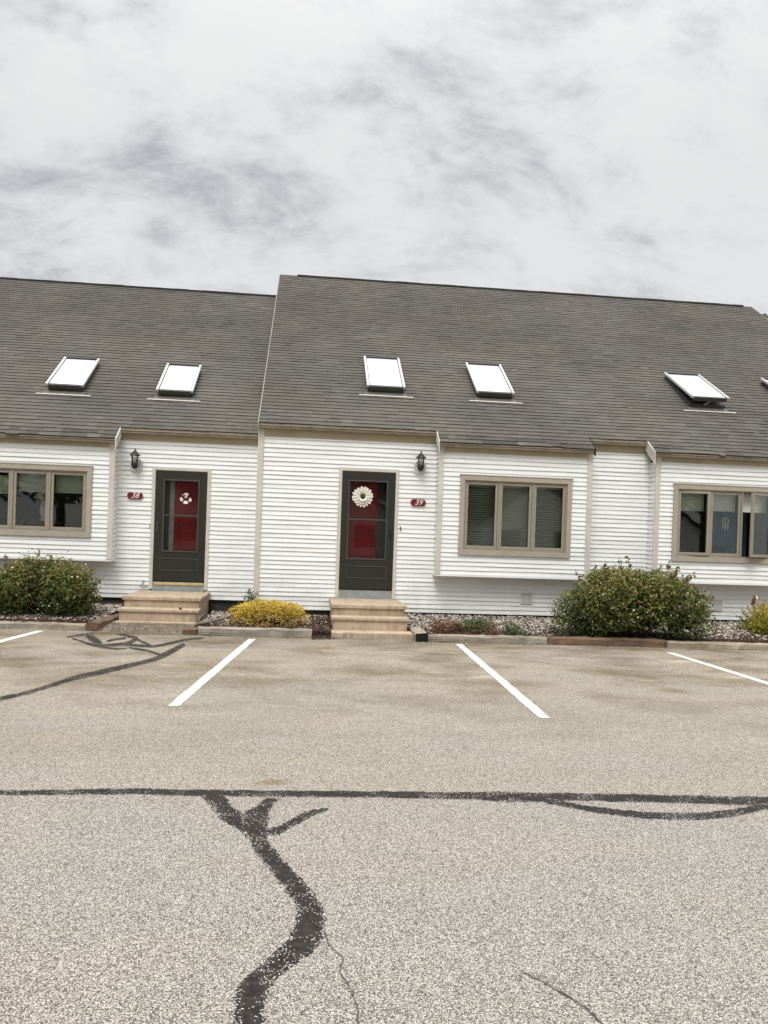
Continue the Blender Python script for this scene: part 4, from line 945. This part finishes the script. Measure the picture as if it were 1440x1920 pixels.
# dreamcatcher behind the middle pane of the right-hand window
qx, qz, qy = 7.27, 1.945, YB+0.045
t_ = thing('dreamcatcher', 'grey ring dreamcatcher hanging behind the middle pane of the right window', 'dreamcatcher', (qx, qy, qz))
mb = MB(); ring = [(qx+0.058*math.cos(2*math.pi*k/24), qy, qz+0.062*math.sin(2*math.pi*k/24)) for k in range(25)]; mb.tube(ring, 0.0075, 5)
mb.tube([(qx, qy, qz+0.06), (qx, qy, qz+0.16)], 0.0025, 4); part('hoop', mb, M['candle'], t_)
mb = MB()
for k in range(6):
    a = 2*math.pi*k/6; b = a+1.9; mb.tube([(qx+0.056*math.cos(a), qy, qz+0.06*math.sin(a)), (qx+0.02*math.cos(b), qy, qz+0.02*math.sin(b))], 0.003, 4)
part('web', mb, M['candle'], t_)
mb = MB()
for dx_, ln in ((-0.045, 0.10), (0.0, 0.135), (0.045, 0.10)):
    zt = qz-0.055; mb.quad((qx+dx_-0.012, qy, zt-0.03), (qx+dx_, qy, zt), (qx+dx_+0.012, qy, zt-0.03), (qx+dx_, qy, zt-ln)); mb.tube([(qx+dx_, qy, zt+0.01), (qx+dx_, qy, zt-ln*0.9)], 0.002, 4)
part('feathers', mb, M['shade'], t_)

# lamp on a table behind the left window
t_ = thing('table_lamp', 'pale pleated table lamp behind the middle pane of the left window', 'lamp', (-4.47, 13.75, 0.45))
mb = MB(); mb.lathe([(0.06, 2.16), (0.17, 1.95)], -4.47, 13.75, 20); mb.lathe([(0.178, 1.945), (0.178, 1.93)], -4.47, 13.75, 20); part('lamp_shade', mb, M['shade'], t_)
mb = MB(); mb.lathe([(0.01, 2.14), (0.012, 1.92), (0.05, 1.85), (0.07, 1.72), (0.03, 1.60), (0.06, 1.57), (0.06, 1.55)], -4.47, 13.75, 16); part('base', mb, M['petal'], t_, smooth=True)
mb = MB(); mb.box(-4.9, -4.1, 13.55, 13.98, 1.51, 1.548, 0.006); 
o_ = mb.build('tabletop', M['int_wood']); tb = thing('side_table', 'dark side table carrying the lamp behind the left window', 'table', (-4.5, 13.75, 0.45)); bpy.data.objects.remove(o_)
part('tabletop', mb, M['int_wood'], tb)
for lx in (-4.86, -4.16):
    for ly in (13.59, 13.92):
        mb = MB(); mb.box(lx, lx+0.04, ly, ly+0.04, 0.451, 1.509); part('leg', mb, M['int_wood'], tb)

# ---------------------------------------------------------------- steps
def steps(cx, w0, Yw, front_y, second_y, pad_y, z3, z2, z1, zg, label):
    t = thing('front_steps', label, 'steps', (cx, front_y, zg), 'precast concrete front steps')
    ov = 0.028; slab_t = 0.055; hw = w0/2
    mb = MB(); mb.box(cx-hw+ov, cx+hw-ov, front_y+ov, Yw-0.04, zg-0.05, z3-slab_t-.001, 0.006); part('upper_riser', mb, M['step'], t)
    mb = MB(); mb.box(cx-hw, cx+hw, front_y, Yw-0.045, z3-slab_t, z3, 0.010); part('landing', mb, M['step'], t)
    mb = MB(); mb.box(cx-hw+ov-.002, cx+hw-ov+.002, second_y+ov, front_y+ov-.003, zg-0.05, z2-slab_t*0.8-.001, 0.006); part('lower_riser', mb, M['step'], t)
    mb = MB(); mb.box(cx-hw-.004, cx+hw+.004, second_y, front_y+ov-.004, z2-slab_t*0.8, z2, 0.009); part('tread', mb, M['step'], t)
    if pad_y:
        mb = MB(); mb.box(cx-hw-0.010, cx+hw+0.020, pad_y, second_y+ov-.004, zg-0.05, z1, 0.012); part('pad', mb, M['step'], t)
    return t
steps(1.02, 1.15, Y39, 11.62, 11.32, 11.00, 0.428, 0.268, 0.082, 0.0, 'tan concrete steps with bottom pad below the door of 39')
steps(-2.155, 1.19, Y38, 12.13, 11.83, 11.72, 0.430, 0.268, 0.088, 0.06, 'two tan concrete steps below the door of 38')
mb = MB()
for k in range(3):
    mb.lathe([(0.0, 0.268), (0.022, 0.27), (0.026, 0.285), (0.012, 0.300), (0, 0.303)], -1.83+0.06*k, 11.90+0.02*k, 8)
    if k == 0: tag(mb.build('pebble', M['bark']), 'dark pebble on the lower step of 38', 'stone'); mb = MB()

# ---------------------------------------------------------------- landscape timbers
def timber(p0, p1, w, z0, z1, mat, label, endmat=None):
    """a weathered square timber from p0 to p1 (centre line), edges worn round"""
    rr = random.Random(int(abs(p0[0]*131+p0[1]*17)*10)); d = Vector((p1[0]-p0[0], p1[1]-p0[1], 0)); L = d.length; d.normalize(); s = Vector((-d.y, d.x, 0))
    c = min(0.022, w*0.2); hw = w/2
    prof = [(-hw, z0), (-hw, z1-c), (-hw+c*0.5, z1-c*0.3), (-hw+c, z1), (hw-c, z1), (hw-c*0.5, z1-c*0.3), (hw, z1-c), (hw, z0)]
    n = max(4, int(L/0.09)); mb = MB(); mid = (Vector((p0[0], p0[1], 0))+Vector((p1[0], p1[1], 0)))/2; m = len(prof)
    for j in range(n+1):
        for (a, z) in prof:
            p = Vector((-L/2+L*j/n+(rr.gauss(0, 0.006) if j in (0, n) else 0), a+rr.gauss(0, 0.004), z+(rr.gauss(0, 0.004) if z > z0 else 0))); mb.v.append(tuple(p))
    for j in range(n):
        for k in range(m-1): mb.f.append((j*m+k, (j+1)*m+k, (j+1)*m+k+1, j*m+k+1)); mb.mi.append(0)
    mb.f.append(tuple(range(m))); mb.mi.append(1); mb.f.append(tuple(n*m+k for k in range(m))[::-1]); mb.mi.append(1)
    o = mb.build('landscape_timber', [mat, endmat or mat]); o.location = mid; o.rotation_euler.z = math.atan2(d.y, d.x)
    return tag(o, label, 'timber', 'timbers edging the beds')
timber((-6.4, 11.45), (-3.58, 11.43), 0.15, -0.03, 0.085, M['wood_grey'], 'grey weathered kerb timber before the left shrub, cut off by the photo edge')
timber((-3.565, 11.42), (-3.04, 11.36), 0.15, -0.03, 0.085, M['wood_tan'], 'short pale kerb timber ending at the brown side timber')
timber((-2.945, 11.20), (-2.82, 12.55), 0.155, -0.03, 0.125, M['wood_brown'], 'dark brown timber running back toward the steps of 38')
timber((-1.64, 11.10), (-1.455, 11.08), 0.15, -0.03, 0.095, M['wood_brown'], 'stubby dark timber block right of the gravel walk', M['wood_end'])
timber((-1.44, 11.03), (0.155, 11.03), 0.15, -0.03, 0.118, M['wood_grey'], 'grey weathered timber in front of the golden mound shrub')
timber((1.70, 10.74), (1.715, 11.45), 0.175, -0.03, 0.13, M['wood_tan'], 'timber with black sooty end right of the steps of 39', M['wood_end'])
timber((1.80, 10.82), (3.525, 10.80), 0.15, -0.03, 0.108, M['wood_grey'], 'long grey timber in front of the low ground cover')
timber((3.535, 10.79), (5.25, 10.72), 0.16, -0.03, 0.115, M['wood_brown'], 'reddish brown timber partly hidden by the big shrub')
timber((5.27, 10.66), (8.6, 10.55), 0.16, -0.03, 0.10, M['wood_tan'], 'tan weathered timber right of the big shrub')

# driftwood stick by the steps of 38
t_ = MB(); t_.tube([(-1.60, 11.20, 0.06), (-1.50, 11.25, 0.13), (-1.36, 11.32, 0.15), (-1.16, 11.45, 0.19), (-1.02, 11.55, 0.24)], [0.030, 0.028, 0.026, 0.020, 0.010], 8)
t_.tube([(-1.48, 11.26, 0.13), (-1.46, 11.30, 0.22), (-1.40, 11.36, 0.27)], [0.022, 0.016, 0.008], 7); t_.tube([(-1.52, 11.24, 0.10), (-1.58, 11.12, 0.06), (-1.62, 11.08, 0.03)], [0.02, 0.015, 0.01], 6)
t_.tube([(-1.33, 11.34, 0.16), (-1.28, 11.30, 0.11), (-1.22, 11.28, 0.07)], [0.015, 0.012, 0.006], 6)
tag(t_.build('driftwood', M['twig'], smooth=True), 'bare branching driftwood lying beside the steps of 38', 'branch')

# ---------------------------------------------------------------- plants
def leaf_cloud(name, mat, parent, centers, radii, n, size, tint_fn, flat=0.55, seed=0, shell=0.55, clip_z=0.03, origin=(0, 0, 0), aspect=0.5):
    """many small leaf blades through the volume of several overlapping lumps"""
    g = np.random.default_rng(seed); centers = np.array(centers, float); radii = np.array(radii, float)
    wgt = (radii.prod(1))**(2/3); wgt /= wgt.sum(); idx = g.choice(len(centers), n, p=wgt)
    d = g.normal(size=(n, 3)); d /= np.linalg.norm(d, axis=1)[:, None]
    r = g.uniform(shell, 1.0, n)**0.6*(1+0.10*g.normal(size=n))
    p = centers[idx]+d*radii[idx]*r[:, None]; keep = p[:, 2] > clip_z; p = p[keep]; d = d[keep]; n = len(p)
    nrm = d*0.7+g.normal(size=(n, 3))*0.55+np.array([0, -0.1, flat]); nrm /= np.linalg.norm(nrm, axis=1)[:, None]
    a = np.cross(nrm, g.normal(size=(n, 3))); a /= np.linalg.norm(a, axis=1)[:, None]; b = np.cross(nrm, a)
    s = size*g.uniform(0.6, 1.35, n); al = a*s[:, None]; bl = b*(s*aspect)[:, None]; cup = nrm*(s*0.18)[:, None]
    V = np.stack([p-al, p+bl+cup, p+al, p-bl+cup], 1).reshape(-1, 3)-np.array(origin)
    F = np.arange(4*n).reshape(n, 4)
    me = bpy.data.meshes.new(name); me.from_pydata(V.tolist(), [], F.tolist()); me.materials.append(mat)
    ti = np.clip(tint_fn(p, g), 0, 1); at = me.attributes.new('tint', 'FLOAT', 'POINT'); at.data.foreach_set('value', np.repeat(ti, 4).astype(np.float32))
    o = bpy.data.objects.new(name, me); COL.objects.link(o); o.parent = parent
    return o
def clump_noise(p, f, seed):
    q = np.random.default_rng(seed).uniform(0, 6.28, 9)
    return (np.sin(p[:, 0]*f+q[0])*np.sin(p[:, 1]*f*1.1+q[1])+np.sin(p[:, 0]*f*2.1+q[2])*np.sin(p[:, 2]*f*1.9+q[3])*0.7+np.sin(p[:, 2]*f*3.3+q[4])*np.sin(p[:, 0]*f*3.1+q[5])*0.5)/2.2
def lumps(cx, cy, rx, ry, h, n, seed, base=0.05, size=(0.34, 0.55)):
    g = np.random.default_rng(seed); C = []; R = []
    for k in range(n):
        a = g.uniform(0, 2*math.pi); q = math.sqrt(g.uniform(0, 1))*0.72
        lx, ly = math.cos(a)*q, math.sin(a)*q; top = h*(1-0.55*q*q)*g.uniform(0.82, 1.05); s = g.uniform(*size)
        rz = max(0.12, top*0.42); C.append((cx+lx*rx, cy+ly*ry, top-rz*0.9)); R.append((rx*s, ry*s, rz))
        C.append((cx+lx*rx*0.95, cy+ly*ry*0.95, max(base+0.12, top*0.38))); R.append((rx*s*0.95, ry*s*0.95, max(0.12, top*0.36)))
    return C, R
def stems(mb, cx, cy, rx, ry, h, n, seed, r=0.012, z0=0.02):
    g = random.Random(seed)
    for k in range(n):
        a = g.uniform(0, 6.28); q = g.uniform(0.3, 0.95); b = (cx+g.uniform(-0.15, 0.15)*rx, cy+g.uniform(-0.15, 0.15)*ry, z0)
        e = (cx+math.cos(a)*q*rx, cy+math.sin(a)*q*ry, h*g.uniform(0.55, 0.98)*(1-0.3*q)); m1 = tuple(b[i]+(e[i]-b[i])*0.5+(0.06*h if i == 2 else g.uniform(-.04, .04)) for i in range(3))
        mb.tube([b, m1, e], [r, r*0.65, r*0.25], 5)
def shrub(label, cx, cy, rx, ry, h, n, size, mat, seed, fl=0, flmat='flower', nl=12, top_bias=0.5, cat='shrub', z0=0.05, group=None, flower_low=False, lump=(0.34, 0.55), aspect=0.5, flsize=0.022, base_t=0.56, dome=None, shell=0.55, shoots=0):
    t = thing('flowering_shrub' if fl else 'shrub', label, cat, (cx, cy, z0), group)
    C, R = dome or lumps(cx, cy, rx, ry, h, nl, seed, z0, lump)
    def tf(p, g): return base_t+0.30*clump_noise(p, 6.5, seed)+top_bias*(p[:, 2]/h-0.5)+g.normal(size=len(p))*0.15  # height tint paints self-shade into lower leaves; paler tips are new growth
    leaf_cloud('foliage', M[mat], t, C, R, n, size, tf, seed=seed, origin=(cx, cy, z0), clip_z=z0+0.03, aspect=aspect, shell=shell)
    if shoots:
        gg = np.random.default_rng(seed+77); P0 = []; tw = MB(); wg = np.array(R).prod(1); 
        for k in range(shoots):
            b = gg.choice(len(C)); d = gg.normal(size=3); d[2] = abs(d[2])*0.9; d /= np.linalg.norm(d); p = np.array(C[b])+d*np.array(R[b])*0.9
            if (p[2] < h*0.30) : continue
            dr = d*0.7+np.array([0, 0, 0.55])+gg.normal(size=3)*0.25; dr /= np.linalg.norm(dr); L = gg.uniform(0.08, 0.24)
            tw.tube([tuple(p), tuple(p+dr*L*0.5+gg.normal(size=3)*0.01), tuple(p+dr*L)], [0.004, 0.003, 0.0015], 4)
            for q in np.linspace(0.2, 1.0, int(L*70)): P0.append(p+dr*L*q+gg.normal(size=3)*0.014)
        part('shoots', tw, M['bark'], t)['kind'] = 'stuff'
        leaf_cloud('shoot_leaves', M[mat], t, P0, np.full((len(P0), 3), 0.016), len(P0)*2, size, lambda p, g: 0.74+g.normal(size=len(p))*0.2, seed=seed+5, origin=(cx, cy, z0), clip_z=z0, aspect=aspect)
    mb = MB(); stems(mb, cx, cy, rx, ry, h, 26, seed); part('stems', mb, M['bark'], t)
    if fl:
        def tf2(p, g): return g.uniform(0, 1, len(p))
        C2 = [c for c in C if (not flower_low or c[2] < h*0.62)]; R2 = [(r[0]*1.05, r[1]*1.05, r[2]*1.06) for c, r in zip(C, R) if (not flower_low or c[2] < h*0.62)]
        f = leaf_cloud('blossoms', M[flmat], t, C2, R2, fl, flsize, tf2, seed=seed+1, shell=0.95, origin=(cx, cy, z0), clip_z=z0+0.1, aspect=0.9); f['kind'] = 'stuff'
    return t
bg = random.Random(12); BC = []; BR = []
for k in range(46):
    a = bg.uniform(0, 6.28); q = math.sqrt(bg.random())*0.86; X = 1.06*q*math.cos(a); Yy = 0.70*q*math.sin(a)
    top = (1.22*math.exp(-((X+0.32)/0.70)**4)*0.50+0.95*math.exp(-((X-0.50)/0.70)**4)*0.55+0.50)*(1-0.24*q*q)
    top = min(top, 1.06)*bg.uniform(0.86, 1.08); rr_ = bg.uniform(0.20, 0.34)
    BC.append((5.02+X, 11.18+Yy, top-rr_*0.75)); BR.append((rr_*1.15, rr_, rr_*0.85))
    zz_ = top*bg.uniform(0.25, 0.6); BC.append((5.02+X*1.04, 11.18+Yy*1.04, max(0.2, zz_))); BR.append((rr_*1.1, rr_, rr_*0.8))
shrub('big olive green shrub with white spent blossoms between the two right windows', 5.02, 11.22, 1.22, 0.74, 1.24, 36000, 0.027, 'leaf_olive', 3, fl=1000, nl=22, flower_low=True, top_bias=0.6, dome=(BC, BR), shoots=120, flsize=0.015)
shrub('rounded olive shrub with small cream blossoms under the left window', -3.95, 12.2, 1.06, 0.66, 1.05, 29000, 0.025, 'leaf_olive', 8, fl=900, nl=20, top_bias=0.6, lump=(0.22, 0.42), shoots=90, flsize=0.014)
shrub('partly cropped green shrub with long blades at left photo edge', -5.38, 12.3, 0.48, 0.5, 0.72, 3200, 0.032, 'leaf_olive', 14, nl=7, aspect=0.25)
gm = random.Random(4); GC = [(-0.50, 11.80, 0.17)]; GR = [(0.60, 0.44, 0.26)]
for k in range(22):
    a = gm.uniform(0, 6.28); q = math.sqrt(gm.random())*0.78
    GC.append((-0.50+0.62*q*math.cos(a), 11.80+0.46*q*math.sin(a), 0.16+0.20*math.sqrt(1-q*q)*gm.uniform(0.85, 1.05))); GR.append((0.15, 0.14, 0.11))
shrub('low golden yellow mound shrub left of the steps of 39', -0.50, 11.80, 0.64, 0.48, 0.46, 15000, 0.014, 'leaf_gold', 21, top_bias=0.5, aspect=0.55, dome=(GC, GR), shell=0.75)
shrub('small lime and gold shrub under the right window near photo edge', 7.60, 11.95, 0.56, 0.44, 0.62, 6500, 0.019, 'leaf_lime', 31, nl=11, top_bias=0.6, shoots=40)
shrub('small green weed against the corner trim behind the golden mound', -0.80, 12.40, 0.15, 0.12, 0.66, 520, 0.030, 'leaf_green', 41, nl=4, cat='weed', lump=(0.4, 0.6), aspect=0.35)
# low creeping plants right of the steps of 39
def low_plant(label, cx, cy, rx, ry, h, n, mat, seed):
    t = thing('creeping_plant', label, 'plant', (cx, cy, 0.06)); C, R = lumps(cx, cy, rx, ry, h, 9, seed, 0.03, (0.28, 0.45))
    def tf(p, g): return 0.5+0.3*clump_noise(p, 9, seed)+g.normal(size=len(p))*0.2
    leaf_cloud('foliage', M[mat], t, C, R, n, 0.020, tf, seed=seed, origin=(cx, cy, 0.06), clip_z=0.05, aspect=0.35)
    mb = MB(); stems(mb, cx, cy, rx, ry, h, 14, seed, 0.006, 0.05); part('stems', mb, M['bark'], t)
low_plant('rusty brown creeping plant right of the steps of 39', 2.18, 11.28, 0.36, 0.26, 0.29, 1700, 'leaf_rust', 51)
low_plant('green creeping juniper behind the long grey timber', 2.72, 11.30, 0.42, 0.26, 0.33, 2600, 'leaf_green', 52)
low_plant('rusty trailing plant low against the long grey timber', 2.62, 11.02, 0.30, 0.12, 0.18, 800, 'leaf_rust', 53)
low_plant('grey green trailing plant at right end of the creeping juniper', 3.12, 11.18, 0.26, 0.18, 0.23, 900, 'leaf_green', 54)
# garden ornament: rust-coloured bird on a stake behind the lime shrub
t_ = thing('garden_stake', 'rust brown bird ornament on stake above the lime shrub', 'ornament', (7.62, 12.3, 0.08))
mb = MB(); mb.tube([(7.62, 12.3, 0.05), (7.62, 12.3, 0.56)], 0.008, 6); part('stake', mb, M['black_metal'], t_)
mb = MB(); mb.tube([(7.57, 12.3, 0.53), (7.60, 12.3, 0.56), (7.63, 12.3, 0.64), (7.64, 12.3, 0.685), (7.62, 12.3, 0.705)], [0.008, 0.03, 0.034, 0.024, 0.006], 10); part('bird', mb, M['orange_clay'], t_, smooth=True)
mb = MB(); mb.tube([(7.635, 12.265, 0.59), (7.65, 12.262, 0.64), (7.645, 12.272, 0.69)], [0.007, 0.016, 0.008], 8); part('breast_patch', mb, M['plaque_white'], t_, smooth=True)

# ---------------------------------------------------------------- trees: one behind the ridge, others across the lot (seen in the glass)
def tree(label, x, y, h, r, seed, n=5000, size=0.22):
    t = thing('tree', label, 'tree', (x, y, 0)); g = random.Random(seed)
    mb = MB(); mb.tube([(x, y, -0.1), (x+0.1, y, h*0.3), (x, y+0.1, h*0.6), (x+0.05, y, h*0.93)], [h*0.028, h*0.02, h*0.012, 0.02], 9)
    for k in range(14):
        z = h*g.uniform(0.28, 0.85); a = g.uniform(0, 6.28); q = r*g.uniform(0.5, 0.95)*(1.15-z/h)
        mb.tube([(x, y, z), (x+math.cos(a)*q*0.5, y+math.sin(a)*q*0.5, z+q*0.25), (x+math.cos(a)*q, y+math.sin(a)*q, z+q*0.6)], [h*0.009, h*0.005, 0.01], 5)
    part('trunk', mb, M['bark'], t)
    C = []; R = []
    for k in range(26):
        z = g.uniform(0.35, 0.97); a = g.uniform(0, 6.28); q = r*math.sqrt(g.random())*(1.0-abs(z-0.55)*1.3); s = r*g.uniform(0.18, 0.34)
        C.append((x+math.cos(a)*q, y+math.sin(a)*q, h*z-s*0.5)); R.append((s, s, s*0.8))
    def tf(p, gg): return 0.45+0.3*clump_noise(p, 2.0, seed)+gg.normal(size=len(p))*0.18
    leaf_cloud('crown', M['leaf_tree'], t, C, R, n, size, tf, seed=seed, origin=(x, y, 0), shell=0.3, clip_z=1.0)
tree('distant tree whose top twigs just show above the ridge at right', 18.35, 31.0, 11.97, 2.6, 5, 7000, 0.11)
for k, (tx, ty, th, tr_) in enumerate(((-9, -24, 11, 4.2), (-2, -28, 13, 4.8), (6, -27, 12, 4.5), (13, -24, 10, 4.2), (-16, -26, 12, 4.8), (20, -27, 12, 4.6))):
    tree('leafy tree across the lot, %s, mirrored in the window glass' % ('behind the white garage', 'tallest', 'right of the tallest', 'rightmost but one', 'leftmost', 'rightmost')[k], tx, ty, th, tr_, 60+k, 2600, 0.35)
# white gabled houses across the lot: they show only as reflections in the windows
def gabled(label, x, y, w, d, h, rise):
    g = thing('house', label, 'house', (x, y, 0))
    mb = MB(); mb.box(x-w/2, x+w/2, y-d, y, -0.3, h); mb.poly([(x-w/2, y, h), (x+w/2, y, h), (x, y, h+rise)]); part('wall', mb, M['siding'], g)
    mb = MB()
    for sg in (-1, 1):
        a = (x+sg*(w/2+0.3), y+0.3, h-0.3*rise/(w/2)); b = (x, y+0.3, h+rise+0.03); mb.quad(a, b, (b[0], y-d, b[2]), (a[0], y-d, a[2]))
        mb.quad(a, b, (b[0], b[1], b[2]-0.28), (a[0], a[1], a[2]-0.28))
    part('roof', mb, M['shingle'], g)
    for k in (-1, 1):
        mb = MB(); mb.box(x+k*w*0.24-0.6, x+k*w*0.24+0.6, y+0.01, y+0.05, 0.9, 2.2); part('window', mb, M['sky_dark'], g)
gabled('white gabled house across the lot on the left, mirrored in the windows', -8.5, -19, 6.5, 8, 2.7, 2.3)
gabled('white gabled house across the lot in the middle, mirrored in the windows', 2.0, -21, 7.0, 8, 2.8, 2.6)
gabled('white gabled house across the lot on the right, mirrored in the windows', 14.0, -20, 7.0, 8, 2.8, 2.6)
